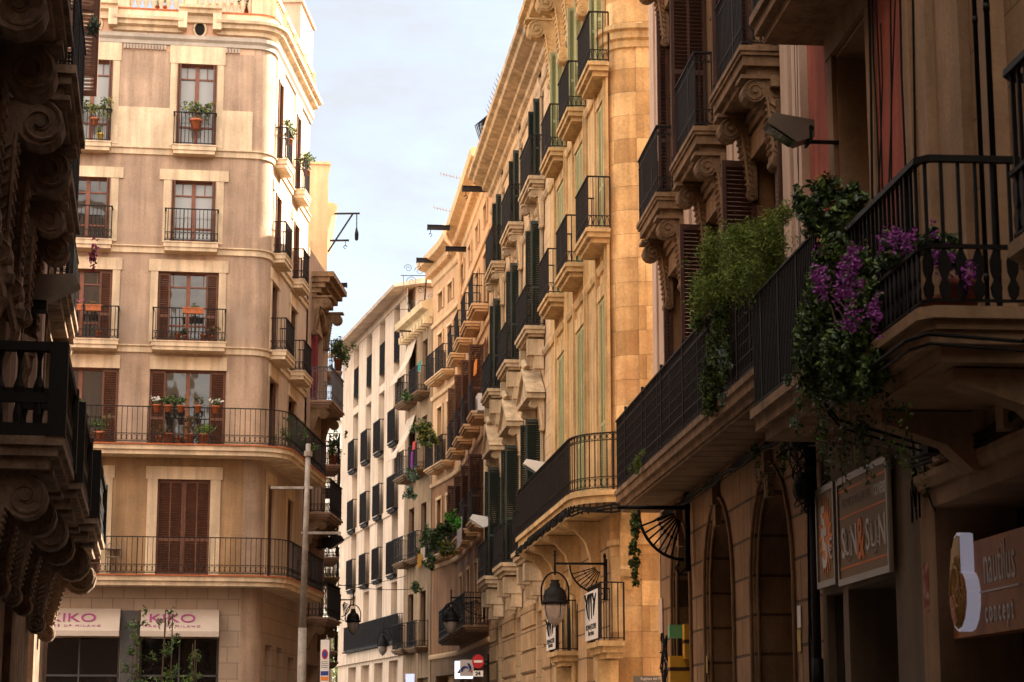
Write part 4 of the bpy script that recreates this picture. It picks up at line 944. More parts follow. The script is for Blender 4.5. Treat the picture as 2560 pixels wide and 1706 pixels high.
# ================================================================== R1 : brown ashlar building nearest on the right
r1=root('brown_ashlar_building','brown ashlar building with moulded pilaster and drainpipe nearest on the right','building',RR.at(10,0,0))
ops=[(28.0,30.95,0,3.62),(22,26,0,3.6)]
O('wall',wall_mb(0,31.45,3.9,22,[(25.6,27.8,4.75,8.2),(21,23,4.75,8.2)],.4,.02),r1,RM,M_r1)
O('ground_floor_wall',wall_mb(0,31.45,0,3.9,ops,.8,.02),r1,RM,M_r1s)
b=MB(); b.box(0,31.45,-10,-.85,0,22); O('rear_wall',b,r1,RM,M_dark)
b=MB(); b.band([(26.5,.02),(31.4,.02)],[(0,3.78),(.07,3.80),(.10,3.88),(.10,3.94),(0,3.98)]); b.box(26.5,31.0,.02,.05,3.62,3.78); O('string_course',b,r1,RM,M_r1s)
for u0,u1,pr in ((31.05,31.3,.05),(30.55,30.75,.07),(30.28,30.5,.13),(30.05,30.24,.18),(29.3,30.0,.10),(28.35,28.55,.16)):
    b=MB(); b.box(u0,u1,.02,.02+pr,3.98,22); O('pilaster_strip',b,r1,RM,M_r1s)
for px,r_ in ((2444,.020),(2474,.024)):
    u=RR.h(px,200,.25)[0]; b=MB(); b.tube([(u,.25,4.7),(u,.25,20)],r_,8)
    for z in (5.2,7.4,9.6): b.lathe([(r_*1.25,0),(r_*1.25,.06)],(u,.25,z),8)
    O('drain_pipe',b,r1,RM,M_iron,True)
window(r1,RR,25.6,27.8,4.75,8.2,.3,fm=M_wood,trans=False,sh=None)
def r1bal(u0,u1,z,of,nm):
    pth=[(u0,0),(u0,of),(u1,of),(u1,0)]
    pth=[(u0,.02),(u0,of-.10),(u0+.12,of),(u1-.12,of),(u1,of-.10),(u1,.02)]
    o=O('balcony',slab_steps(pth,z,((0,.09),(.06,.07),(.10,.10),(.20,.12))),r1,RM,M_r1s)
    b=rail_mb(pth,z,1.12,.13,'plain',.012)
    q=off_path(pth,-.045); b.band(q,[(-.02,z+.44),(.02,z+.44),(.02,z+.47),(-.02,z+.47)])
    for (x,y,a) in along(q,.13):
        prof=[(.008,0),(.035,.04),(.045,.10),(.018,.16),(.04,.22),(.045,.30),(.015,.38)]
        M=Matrix.Translation((x,y,z+.05))@Matrix.Rotation(a,4,'Z')
        v=[(-w,zz) for w,zz in prof]+[(w,zz) for w,zz in reversed(prof)]
        n=len(v); vs=[tuple(M@Vector((w,s*.009,zz))) for s in(-1,1) for w,zz in v]; b.add(vs,[tuple(range(n)),tuple(range(2*n-1,n-1,-1))]+[(i,(i+1)%n,n+(i+1)%n,n+i) for i in range(n)])
    b.band(q,[(-.03,z+1.10),(.03,z+1.10),(.025,z+1.15),(-.025,z+1.15)])
    O('railing',b,o,RM,M_iron)
    for a in (u0+.5,u1-.5): O('bracket',cached('sb1',lambda: MB().prism([(0,0),(.9,0),(.9,-.10),(.35,-.28),(.12,-.5),(0,-.5)],-.14,.14,'x').mesh('bracket',M_r1s)),o,RR.at(a,0.02,z-.40))
    return o
o3=r1bal(26.85,29.95,4.66,1.25,1); r1bal(20.2,24.9,4.62,1.27,2)
b=MB(); pts=[(30.2,.3,4.1),(30.1,1.1,4.3),(29.9,1.27,4.42),(27.1,1.30,4.44),(26.88,1.2,4.45),(26.86,.5,4.4),(25.5,.25,4.5)]; b.tube(pts,.016,6); b.tube([(p[0],p[1]-.02,p[2]-.07) for p in pts],.012,5)
for k in range(3): b.tube([(31.3,.12,4.12-.04*k),(29,.12,4.05-.05*k),(27,.14,4.18+.03*k),(24,.12,4.3)],.02,5)
O('cable_run',b,r1,RM,M_cable)
# shop front recess of the shell-signed shop
b=MB(); b.box(24.0,30.95,-.8,-.76,0,3.62); o=O('shop_window',b,r1,RM,M_shopgl)
b=MB()
for k in range(7): b.box(26.5,29.9,-.62,-.58,3.02+.08*k,3.035+.08*k)
for u in (26.6,28.4,29.85): b.box(u,u+.04,-.64,-.57,2.9,3.6)
O('vent_grille',b,o,RM,M_grey)
# ================================================================== shop signs on the right
def signpanel(name,label,u0,u1,z0,z1,off,fm,bm,group=None):
    t=root(name,label,'shop sign',RR.at((u0+u1)/2,off,z0),group)
    b=MB(); b.box(u0,u1,off,off+.03,z0,z1); O('board',b,t,RM,bm)
    b=MB(); f=.045
    b.box(u0,u1,off+.03,off+.05,z0,z0+f*1.6); b.box(u0,u1,off+.03,off+.05,z1-f*1.6,z1); b.box(u0,u0+f,off+.03,off+.05,z0+f*1.6,z1-f*1.6); b.box(u1-f,u1,off+.03,off+.05,z0+f*1.6,z1-f*1.6)
    if fm: O('frame',b,t,RM,fm)
    return t
M_sb=mat('taupe_sign_board',(.24,.15,.07),.6,.06,2,0); M_or=mat('orange_lettering',(.75,.22,.04),.6,0,1,0); M_wl=mat('pale_lettering',(.42,.36,.30),.6,0,1,0); M_alu=mat('brushed_frame',(.35,.34,.33),.45,.1,6,0,metal=.4)
t=signpanel('shop_sign','large taupe SUN and SUN shop sign with orange stripes and silver frame',32.28,34.40,3.13,4.29,.06,M_alu,M_sb)
uc=33.34
text('lettering','SUNGLASSES • MOBILE',.15,t,TM(RR,33.60,.094,3.99),M_wl,.003,sx=.80)
text('lettering','COVERS',.16,t,TM(RR,32.62,.094,3.99),M_white,.003,sx=.80,bold=.004)
b=MB()
for z in (4.13,3.84,3.30): b.box(32.33,34.35,.09,.094,z,z+.022)
O('stripes',b,t,RM,M_or)
M_sl=mat('silver_lettering',(.66,.62,.60),.5,0,1,0)
for s_,u,w in (('S',34.17,1),('N',33.72,1),('S',33.13,1),('N',32.55,1)):
    text('lettering',s_,.46,t,TM(RR,u,.094,3.56),M_sl,.004,sx=.82,bold=.006)
text('lettering','&',.62,t,TM(RR,33.43,.096,3.55),M_or,.004,sx=.80,bold=.012)
for u in (33.94,32.85):     # sun shaped U: a cup with rays
    b=MB(); b.tube([(u-.09+0,.098,3.68)]+[(u-.09*math.cos(k*PI/8),.098,3.52-.08*math.sin(k*PI/8)) for k in range(9)]+[(u+.09,.098,3.68)],.017,5)
    for k in range(9):
        a=PI+k*PI/8; b.tube([(u+.13*math.cos(a),.098,3.52+.12*math.sin(a)),(u+.17*math.cos(a),.098,3.52+.17*math.sin(a))],[.012,.004],4)
    for sx in(-1,1):
        for zz in (3.6,3.7): b.tube([(u+sx*.12,.098,zz),(u+sx*.16,.098,zz+.02)],[.012,.004],4)
    O('sun_letter',b,t,RM,M_sl)
t=signpanel('price_sign','narrow 5 euro sign with orange sun, left of the large taupe sign',34.55,35.42,3.17,4.30,.06,M_alu,M_sb)
b=MB(); n=18; pts=[]
for k in range(2*n):
    a=k*PI/n; r_=.46 if k%2==0 else .27; pts.append((34.98+r_*.72*math.cos(a),3.72+r_*math.sin(a)))
b.prism(pts,.092,.098,'y'); O('sun_burst',b,t,RM,M_or)
text('lettering','5',.46,t,TM(RR,35.08,.101,3.88),M_sl,.004,bold=.02,sx=.9); text('lettering','5',.60,t,TM(RR,35.02,.101,3.58),M_sl,.004,bold=.02,sx=.9)
text('lettering','€',.32,t,TM(RR,34.76,.101,3.56),M_sl,.004)
t=root('number_plate','small vertical house number plate between the two taupe signs','number plate',RR.at(34.47,.03,3.9)); b=MB(); b.box(34.41,34.53,.02,.05,3.86,4.22); O('plate',b,t,RM,mat('stone_plate',(.33,.28,.22),.7,.1,3,0)); text('lettering','32',.09,t,TM(RR,34.47,.052,4.05),M_cable,.002)
# shell shop sign
M_br=mat('bronze_sign_board',(.46,.19,.07),.55,.25,2.2,0,spec=.25)
t=root('shell_shop_sign','bronze fascia sign reading nautilus concept in white letters','shop sign',RR.at(28.2,-.1,2.42))
b=MB(); b.box(24.0,30.9,-.30,-.10,2.42,3.24); O('board',b,t,RM,M_br)
M_led=mat('white_lettering',(.70,.68,.72),.5,0,1,0)
text('lettering','nautilus',.50,t,TM(RR,(RR.h(2500,1440,-.1)[0]),-.096,3.00),M_sl,.004,sx=.56)
text('lettering','concept',.27,t,TM(RR,(RR.h(2500,1520,-.1)[0]),-.096,2.60),M_led,.006,sx=.60,space=1.5,bold=.004)
b=MB(); b.box(RR.h(2552,1480,-.1)[0],RR.h(2452,1490,-.1)[0],-.10,-.088,2.775,2.79); O('line',b,t,RM,M_led)
# shell emblem: pale glowing rim, orange spiral face
t=root('shell_emblem','thick nautilus shell emblem with glowing white rim and orange spiral face','shop sign',RR.at(30.3,.1,2.4))
M_rim=mat('glowing_rim',(.5,.48,.6),.5,0,1,0,emit=((.55,.53,.66),.05)); M_face=mat('shell_cream',(.62,.42,.16),.5,.2,3,0); M_face2=mat('shell_orange',(.50,.13,.03),.5,.25,5,0)
cu,cz=30.22,2.80
out=[]
for k in range(28):
    a=-PI/2+k*(2*PI*.80)/27; r_=.30+.0*k; out.append((cu-.36*math.cos(a)*(.8),cz+.36*math.sin(a)))
def shell(a):   # tall comma outline
    return None
sh=[(30.10,3.38),(30.22,3.40),(30.36,3.36),(30.50,3.24),(30.60,3.06),(30.66,2.86),(30.66,2.70),(30.60,2.54),(30.48,2.44),(30.32,2.39),(30.14,2.41),(29.98,2.50),(29.88,2.64),(29.86,2.78),(29.92,2.90),(30.02,2.97),(30.10,2.99)]
sh=[(30.30+(x-30.26)*.66,2.88+(z-2.88)*.86) for x,z in sh]
def scl(pts,k): return [(30.26+(x-30.26)*k,2.85+(z-2.85)*k) for x,z in pts]
b=MB(); b.prism(sh,-.10,.02,'y'); O('rim',b,t,RM,M_rim)
b=MB(); b.prism(scl(sh,.95),.0205,.028,'y'); O('face',b,t,RM,M_face)
b=MB(); lo=[p for p in scl(sh,.90) if p[1]<3.0]; b.prism(lo,.029,.034,'y'); O('shell_body',b,t,RM,M_face2)
b=MB(); b.tube([(cu+.06+(.21*math.exp(-.11*k))*math.cos(k*.42),.040,cz-.02+(.36*math.exp(-.11*k))*math.sin(k*.42)) for k in range(34)],[.016*math.exp(-.04*k) for k in range(34)],5)
for k in range(18):
    a=k*.35; b.tube([(cu+.05+.08*math.cos(a),.038,cz+.12*math.sin(a)),(cu+.05+.14*math.cos(a+.25),.038,cz+.24*math.sin(a+.25)),(cu+.05+.18*math.cos(a+.6),.038,cz+.32*math.sin(a+.6))],.007,4)
O('spiral',b,t,RM,M_face)
t=root('paper_notice','narrow red and white notice on the grey pillar between the two shops','notice',RR.at(31.6,.03,2.6)); 
(ua,za)=RR.h(2306,1410,.03); (ub,zb_)=RR.h(2322,1530,.03)
b=MB(); b.box(min(ua,ub),max(ua,ub),.015,.025,zb_,za); O('paper',b,t,RM,mat('notice_paper',(.30,.06,.045),.8,.3,14,0,stain=((.6,.5,.42),9,.9)))
for (px,py,l) in ((1995,1540,'white sticker on the arcade pier left of the drainpipe, upper one'),(1995,1600,'yellow and white sticker on the arcade pier left of the drainpipe, lower one'),(1764,1660,'small yellow sticker at the foot of the second arcade pier')):
    u,z=RR.h(px,py,.03); t=root('sticker',l,'sticker',RR.at(u,.03,z)); b=MB(); b.box(u-.09,u+.09,.012,.02,z-.14,z+.12); O('paper',b,t,RM,mat('sticker_paper',(.50,.36,.12),.7,.2,20,0) if 'yellow' in l else M_white)
u,z=RR.h(1960,1612,-.45); t=root('lit_notice_box','small white lit box inside the near arch','light box',RR.at(u,-.5,z))
b=MB(); b.box(u-.02,u+.06,-.70,-.25,z-.18,z+.16); O('screen',b,t,RM,mat('white_screen',(.7,.7,.75),.5,0,1,0,emit=((.8,.82,.95),.22)))
# black drainpipe between arcade and sign
u=RR.h(2035,1500,.12)[0]; t=root('street_drainpipe','black drainpipe with cables running down the pier left of the 5 euro sign','drainpipe',RR.at(u,.1,0))
b=MB(); b.tube([(u,.1,0),(u,.1,4.9)],.05,8); b.lathe([(.07,0),(.07,.5)],(u,.1,1.9),8); O('pipe',b,t,RM,M_iron,True)
b=MB()
for k in range(5): b.tube([(u+.06+.02*k,.14,0+.0)]+[(u+.04*math.sin(j*1.3+k)+.03*k,.14+.02*math.sin(j+k),.4+j*.55) for j in range(9)],.012,4)
O('cables',b,t,RM,M_cable)
# tangled cable coils with ivy at the balcony end
def coils(name,label,px,py,off,n,r0,sz):
    u,z=RR.h(px,py,off); t=root(name,label,'cable tangle',RR.at(u,off,z)); b=MB()
    for k in range(n):
        cx,cz=random.gauss(0,sz*.35),random.gauss(0,sz*.5); r=r0*random.uniform(.6,1.3); ph=random.uniform(0,6); ax=random.uniform(.4,1)
        b.tube([(u+cx+r*math.cos(ph+j*.45),off+.10*math.sin(j*.45+k)*ax,z+cz+r*math.sin(ph+j*.45)*1.1) for j in range(random.randint(8,16))],.008,4)
    O('coils',b,t,RM,M_cable)
    b=MB(); b.lathe([(.0,-.16),(.10,-.13),(.13,0),(.10,.13),(0,.16)],(u,off,z),10); O('junction_box',b,t,RM,M_cable,True); return t
coils('cable_coils','upper tangle of black cable coils under the ivy covered balcony',2000,1090,.35,34,.18,.30)
coils('cable_coils','lower tangle of black cable coils beside the ivy and above the drainpipe',2010,1215,.22,26,.14,.20)
u,z=RR.h(2288,1230,.1); t=root('cable_hank','hank of black cable hanging between the two shop openings','cable',RR.at(u,.1,z)); b=MB()
for k in range(9): b.tube([(u,.1,z+.75),(u+.02*math.sin(k),.1,z+.25),(u+.05*math.cos(k),.1+.04*math.sin(k),z),(u+.04*math.cos(k+1),.1+.05*math.sin(k),z-.14-.02*k)],.009,4)
O('cables',b,t,RM,M_cable)
t=root('hanging_cable','single black cable dropping to the left corner of the shell shop opening','cable',RR.at(31.2,.08,3.7)); b=MB()
pts=[RR.h(px,py,.07) for px,py in ((2312,1100),(2310,1150),(2316,1220),(2330,1262),(2338,1276))]; b.tube([(a,.07,c) for a,c in pts],.011,5); O('cable',b,t,RM,M_cable)
t=root('alarm_box','dark box under the nearest balcony with a loop of cable','box',RR.at(RR.h(2340,1060,.3)[0],.3,RR.h(2340,1060,.3)[1])); u,z=RR.h(2345,1075,.2)
b=MB(); b.box(u-.14,u+.14,.02,.34,z-.22,z+.24); b.box(u-.16,u+.16,.0,.36,z+.24,z+.27); O('case',b,t,RM,M_cable); b=MB(); b.tube([(u-.15,.3,z),(u-.30,.3,z-.08),(u-.34,.3,z+.1),(u-.28,.3,z+.34),(u-.15,.3,z+.36)],.014,5); O('cable',b,t,RM,M_cable)
# floodlights
def floodlight(F,px,py,off,size,label,m,rz=0.,flip=1,group='wedge floodlights on the facades'):
    u,z=F.h(px,py,off); M=F.at(u,off,z,rz); t=root('floodlight',label,'floodlight',M,group); s=size
    pr=[(.0,.10*s),(.0,-.02*s),(.62*s,-.32*s),(.80*s,-.12*s),(.74*s,.12*s)]
    pr=[(-.05*s,-.05*s),(-.05*s,.22*s),(.66*s,.30*s),(.86*s,.10*s),(.30*s,-.28*s)]
    pr=[(0,-.14*s),(0,.16*s),(.74*s,.28*s),(.86*s,.10*s),(.32*s,-.26*s)]
    b=MB(); b.prism(pr,-.22*s,.22*s,'x'); O('housing',b,t,M,m)
    def lp(k,o): x0,z0,x1,z1=.82*s,.06*s,.36*s,-.24*s; return (x0+(x1-x0)*k+o*.55*.04,z0+(z1-z0)*k-o*.04)
    b=MB(); a,c=lp(.04,.3),lp(.96,.3); b.add([(-.2*s,a[0],a[1]),(.2*s,a[0],a[1]),(.2*s,c[0],c[1]),(-.2*s,c[0],c[1])],[(0,1,2,3)]); O('glass',b,t,M,M_shopgl)
    b=MB(); b.box(-.03*s,.03*s,-off/1+.0,.05*s,-.22*s,-.16*s); b.box(-.25*s,.25*s,.05*s,.10*s,-.24*s,.05*s); b.tube([(-.23*s,.06*s,0),(.23*s,.06*s,0)],.05*s,8); O('mount',b,t,M,M_iron); return t
M_fl=mat('grey_brown_metal',(.14,.105,.08),.5,.2,5,.03,metal=.2)
floodlight(RR,2030,330,.30,.62,'large grey floodlight with glass face beside the nearest white pilaster',M_fl)
floodlight(R4,1362,1168,.25,.62,'white wedge floodlight above the left end of the long sandstone balcony',M_white)
floodlight(R4,1226,1305,.30,.75,'white wedge floodlight beside the tall dark green shutters',M_white)
floodlight(L3,806,1357,.2,.8,'dark wedge floodlight high on the left side of the far lane',M_iron)
# ================================================================== lanterns
def lantern(F,u,z,arm,s,label,lamp=True,M=None,group='iron street lanterns',low=True):
    M=M or F.at(u,0,z); t=root('street_lantern' if lamp else 'lantern_bracket',label,'street lamp' if lamp else 'bracket',M,group if lamp else None)
    b=MB(); b.box(-.03,.03,0,.07,-.95*s,.12*s); b.tube([(0,.05,-.95*s),(0,.05,.2*s)],.035*s,7); b.lathe([(.05*s,0),(.02*s,.09*s)],(0,.05,.18*s),8)
    b.tube([(0,.03,0),(0,arm,0)],.032*s,7); b.lathe([(.06*s,-.03),(.06*s,.03)],(0,.05,0),8)
    arc=[(0,.10+(arm*.62)*math.sin(k*PI/20),-.78*s+.74*s*(1-math.cos(k*PI/20))) for k in range(11)]; b.tube(arc,.026*s,6)
    for k in range(1,8):
        a=k*PI/18+.05; e=(0,.10+arm*.60*math.sin(k*PI/20+.15),-.78*s+.74*s*(1-math.cos(k*PI/20+.15))); st=(0,.12+arm*.12*math.sin(a),-.04-.16*s*math.cos(a))
        b.tube([st,e],.015*s,5); mpt=tuple((st[i]+e[i])/2 for i in range(3)); b.lathe([(.012*s,-.03*s),(.03*s,0),(.012*s,.03*s)],mpt,6)
    b.tube([(0,.06,-.9*s),(0,.18,-1.0*s),(0,.24,-.9*s),(0,.18,-.84*s)],.018*s,5)
    O('wall_bracket',b,t,M,M_iron,True)
    if lamp:
        L=M@Matrix.Translation((0,arm,0))
        b=MB(); b.tube([(0,0,.30*s),(0,0,-.30*s)],.028*s,7); b.lathe([(.01,.36*s),(.045*s,.31*s),(.02*s,.25*s),(.045*s,.2*s)],n=8)
        r=.36*s; b.tube([(0,r*math.cos(k*PI/12),-.72*s+r*1.35*math.sin(k*PI/12)) for k in range(13)],.026*s,6); b.tube([(0,r,-.72*s),(0,r*.98,-.98*s)],.026*s,6); b.tube([(0,-r,-.72*s),(0,-r*.98,-.98*s)],.026*s,6); O('hoop',b,t,L,M_iron,True)
        b=MB(); b.lathe([(.0,-.42*s),(.12*s,-.43*s),(.10*s,-.50*s),(.14*s,-.54*s),(.13*s,-.6*s),(.26*s,-.70*s),(.31*s,-.86*s),(.31*s,-.96*s),(.37*s,-.99*s),(.37*s,-1.05*s),(.30*s,-1.06*s)],n=18); O('cap',b,t,L,M_iron,True)
        b=MB(); b.lathe([(.29*s,-1.06*s),(.285*s,-1.16*s),(.25*s,-1.36*s),(.17*s,-1.52*s),(.06*s,-1.60*s),(.0,-1.62*s)],n=18); O('glass_globe',b,t,L,M_lampgl,True)
        b=MB()
        for k in range(4): a=k*PI/2+.4; b.tube([(.295*s*math.cos(a),.295*s*math.sin(a),-1.06*s),(.255*s*math.cos(a),.255*s*math.sin(a),-1.36*s),(.02*math.cos(a),.02,-1.66*s)],.010*s,4)
        O('glass_ribs',b,t,L,M_iron)
    return t
def lant_px(F,px,py,arm,s,label,lamp=True,off=0.05):
    u,z=F.h(px,py,off); return lantern(F,u,z,arm,s,label,lamp,M=F.at(u,off,z))
lant_px(R4,1518,1410,1.05,.76,'largest iron lantern with domed cap hanging in front of the sandstone doorway')
lant_px(R4,1213,1495,1.1,.72,'iron lantern hanging left of the no entry sign by the cream building')
lant_px(RR,1724,1270,1.15,1.05,'empty fan shaped iron lantern bracket under the long dark balcony',False)
lant_px(L3,847,1500,.5,.72,'iron lantern in front of the peach white building at the lane end')
lant_px(R6b,1010,1572,.9,.7,'dark lantern under the long far balcony left of the narrow house')
# ================================================================== winch beams, antenna, wires
def beam(F,px,py,l,label,off=0,th=.09):
    u,z=F.h(px,py,off); M=F.at(u,off,z); t=root('winch_beam',label,'beam',M,'winch beams along the roofs')
    b=MB(); b.box(-th/2,th/2,-.1,l,-th,th); b.box(-th,th,l-.03,l,-th*1.1,th*1.1); b.box(-th,th,-.1,l,th*.8,th); O('beam',b,t,M,M_rail)
    b=MB(); b.tube([(0,l-.12,-th),(0,l-.12,-th-.14)],.012,4); b.tube([(0,l-.12+.06*math.cos(k),-th-.2+.06*math.sin(k)) for k in range(6)],.014,4); O('hook',b,t,M,M_iron)
beam(R4,1219,474,.85,'uppermost dark winch beam sticking out below the dentil cornice')
beam(R4,1164,624,.75,'dark winch beam below the cornice of the orange building',0)
beam(R4,1118,570,.75,'dark winch beam above the roof line of the orange building',.7)
beam(R4,1078,652,.6,'lowest dark winch beam at the end of the orange roof',.9)
beam(L3,815,714,.7,'dark winch beam on the yellow block above the narrow ornate house',.05,.07)
beam(L3,832,602,.55,'thin rod with hook on the yellow block',.05,.03)
u,z=L3.h(829,535,.1); M=L3.at(u,.1,z); t=root('roof_hoist','triangular iron hoist with hanging chain and hook on the yellow block','hoist',M)
b=MB(); b.tube([(0,-.2,0),(0,.95,0)],.035,5); b.tube([(0,-.1,-1.3),(0,.72,0)],.03,5); O('arm',b,t,M,M_rail); b=MB(); b.tube([(0,.85,0),(0,.85,-.5)],.02,5); b.lathe([(.0,-.95),(.06,-.9),(.07,-.7),(.03,-.5)],(0,.85,0),7); O('hook',b,t,M,M_iron)
beam(R7,1045,830,.8,'thin rod with hook on the narrow yellow house',.05,.03)
def antenna(p,label):
    M=Matrix.Translation(p); t=root('tv_antenna',label,'antenna',M); b=MB(); b.tube([(0,0,-2.0),(0,0,.3)],.02,5); b.tube([(0,0,0),(-1.1,0,.28)],.014,4)
    for k in range(9): x=-.1-.12*k; b.tube([(x,-.25,-.255*x),(x,.25,-.255*x)],.007,3); b.tube([(x,0,-.255*x-.09),(x,0,-.255*x+.09)],.007,3)
    O('rods',b,t,M,M_pole)
antenna(R4.at(34,-.1,22.0)@Vector((0,0,0)),'pale tv antenna above the orange roof, upper one'); antenna(R4.at(36,.0,21.2)@Vector((0,0,0)),'pale tv antenna above the orange roof, lower one')
M=R4.at(21.5,.2,19.9); t=root('roof_pipe_bundle','tangle of cables round a stub pipe on the cream building roof','pipe',M); b=MB(); b.tube([(0,0,-.3),(0,0,.7)],.06,7); b.tube([(-.2,0,-.3),(-.3,0,.35)],.04,6)
for k in range(8): b.tube([(0,.1,.9),(.1*math.sin(k),.3+.04*k,.5),(.1*math.cos(k),.2,0-.1*k),(.3,.2,-.5)],.018,4)
O('pipe',b,t,M,M_cable)
t=root('bird_spikes','row of small spikes on the cream building eave edge','spikes',R4.at(16,.75,19.6)); b=MB()
for k in range(9): b.tube([(14.2+.42*k,.70,19.5),(14.2+.42*k,.82,19.72)],[.016,.006],4)
O('spikes',b,t,R4M,M_cable)
def wire(p,q,sag,label,r=.012):
    p,q=Vector(p),Vector(q); t=root('overhead_wire',label,'wire',Matrix.Translation((p+q)/2)); b=MB(); b.tube([p.lerp(q,k/14)-Vector((0,0,sag*4*(k/14)*(1-k/14))) for k in range(15)],r,4); O('wire',b,t,I4,M_cable)
wire(P3(846,1462,72),P3(1060,1470,78),.12,'lower thin wire crossing the lane before the peach white building'); wire(P3(846,1464,72),P3(1015,1440,80),.1,'upper thin wire crossing the lane before the peach white building')
# ================================================================== street pole with arms, signs
pp_=P3(753,1706,48); M=Matrix.Translation((pp_.x,48,0)); t=root('sensor_pole','tall pale galvanised pole with two thin side arms in front of the corner block','pole',M)
zt=P3(771,1110,48).z; dx=P3(771,1110,48).x-pp_.x; z1=P3(758,1570,48).z
b=MB(); b.tube([(0,0,0),(dx*.1,0,z1)],[.105,.10],12); b.tube([(dx*.1,0,z1),(dx,0,zt)],[.078,.06],12); O('mast',b,t,M,M_pole,True)
zz=P3(768,1135,48).z; b=MB(); b.lathe([(.10,-.06),(.10,.06)],(dx*.95,0,zz),10); O('collar',b,t,M,M_pole)
for py,xa,xb in ((1220,677,782),(1333,753,852)):
    z=P3(770,py,48).z; xa_=P3(xa,py,48).x-pp_.x; xb_=P3(xb,py,48).x-pp_.x; b=MB(); b.box(xa_,xb_,-.05,.05,z-.03,z+.03); O('arm',b,t,M,M_pole)
def flat_sign(px0,px1,py0,py1,Y,name,label,cat,m,th=.03,rz=0):
    a=P3(px0,py0,Y); c=P3(px1,py1,Y); cx=(a.x+c.x)/2; z0,z1=min(a.z,c.z),max(a.z,c.z); w=abs(c.x-a.x)
    M=Matrix.Translation((cx,Y,(z0+z1)/2))@Matrix.Rotation(rz,4,'Z'); t=root(name,label,cat,M); b=MB(); b.box(-w/2,w/2,-th/2,th/2,-(z1-z0)/2,(z1-z0)/2); O('plate',b,t,M,m); return t,M,w,z1-z0
FT=Matrix.Rotation(PI/2,4,'X')
t,M,w,h=flat_sign(802,822,1600,1706,50,'parking_sign','tall narrow white street sign with red roundel and blue and orange bands','street sign',M_white)
b=MB(); b.box(w*.15,w*.22,.02,.06,-4,h*.62); O('post',b,t,M,M_pole,True)
b=MB(); b.prism([(.075*math.cos(k*PI/10),h*.16+.12*math.sin(k*PI/10)) for k in range(20)],-.024,-.018,'y'); O('roundel',b,t,M,mat('sign_red',(.45,.02,.03),.5,0,1,0))
b=MB(); b.prism([(.045*math.cos(k*PI/10),h*.16+.08*math.sin(k*PI/10)) for k in range(20)],-.028,-.025,'y'); O('disc',b,t,M,mat('sign_blue',(.03,.06,.30),.5,0,1,0))
b=MB(); b.box(-w*.44,w*.44,-.022,-.017,-h*.34,-h*.24); O('blue_band',b,t,M,MT['sign_blue']); b=MB(); b.box(-w*.44,w*.44,-.022,-.017,-h*.46,-h*.37); O('orange_band',b,t,M,M_or)
b=MB(); 
for k in range(4): b.box(-w*.38,w*.38,-.021,-.017,-h*(.02+.045*k)-.006,-h*(.02+.045*k)+.006)
for k in range(2): b.box(-w*.36,w*.34,-.027,-.0225,-h*(.27+.03*k)-.004,-h*(.27+.03*k)+.004)
O('small_print',b,t,M,M_grey)
# no entry sign with shop sign by the cream building
Yn=57
c=P3(1195,1654,Yn); M=Matrix.Translation(c)@Matrix.Rotation(R(8),4,'Z'); t=root('no_entry_sign','round red no entry sign on the cream building wall','street sign',M)
r_=.155/1*abs(P3(1210,1654,Yn).x-c.x)/.155; b=MB(); b.prism([(r_*math.cos(k*PI/14),r_*1.15*math.sin(k*PI/14)) for k in range(28)],-.02,.02,'y'); O('disc',b,t,M,MT['sign_red']); b=MB(); b.box(-r_*.72,r_*.72,-.028,-.021,-r_*.2,r_*.2); O('bar',b,t,M,M_white)
b=MB(); b.tube([(0,.02,0),(.3,.1,0)],.03,6); b.tube([(.3,.1,.2),(.3,.1,-.8)],.035,6); O('arm',b,t,M,M_iron)
t,M,w,h=flat_sign(1182,1208,1677,1692,Yn,'number_sign','small white plate with black figures under the red no entry sign','street sign',M_white); text('lettering','24',h*.85,t,M@Matrix.Translation((0,-.017,0))@FT,M_cable,.003,bold=.006)
t,M,w,h=flat_sign(1150,1184,1650,1691,Yn+.4,'sports_shop_sign','grey hanging shop sign with blue and red rooster mark left of the no entry sign','shop sign',mat('silver_sign',(.42,.38,.36),.5,.05,2,0))
for pts,mm in (([(-.18,-.1),(-.16,.0),(-.08,.06),(.02,.04),(.05,-.04),(-.02,-.0),(-.09,-.04),(-.10,-.1)],'navy_mark'),([(.0,.14),(.05,.02),(.08,-.05),(.02,-.12),(.12,-.06),(.13,.02),(.08,.12)],'navy_mark'),([(.1,-.12),(.12,-.06),(.2,-.1),(.2,-.13)],'sign_red')):
    m=mat('navy_mark',(.02,.03,.12),.5,0,1,0) if mm=='navy_mark' else MT[mm]; b=MB(); b.prism(pts,-.024,-.017,'y'); O('emblem',b,t,M,m)
t,M,w,h=flat_sign(1137,1182,1653,1697,Yn+2.4,'lit_shop_sign','bright white lit shop sign behind the grey rooster sign','shop sign',mat('lit_white_panel',(.8,.8,.8),.5,0,1,0,emit=((1,.95,1),.25)))
b=MB(); b.prism([(-.2,-.1),(-.12,.02),(-.05,-.1)],-.024,-.017,'y'); O('emblem',b,t,M,MT['navy_mark'])
t,M,w,h=flat_sign(1014,1036,1685,1706,70,'shop_screen','small bluish lit shop screen low in the dark shopfront','screen',mat('bluish_screen',(.5,.5,.8),.5,0,1,0,emit=((.6,.65,1),.2)))
t,M,w,h=flat_sign(1583,1652,1690,1716,38.6,'street_name_sign','grey direction plate with white lettering at the bottom of the sandstone corner','street sign',mat('sign_grey',(.13,.125,.12),.6,.05,2,0)); text('lettering','Església del Pi',h*.36,t,M@Matrix.Translation((.07,-.017,h*.22))@FT,M_sl,.002); text('lettering','Plaça Reial',h*.36,t,M@Matrix.Translation((.12,-.017,-h*.22))@FT,M_sl,.002)
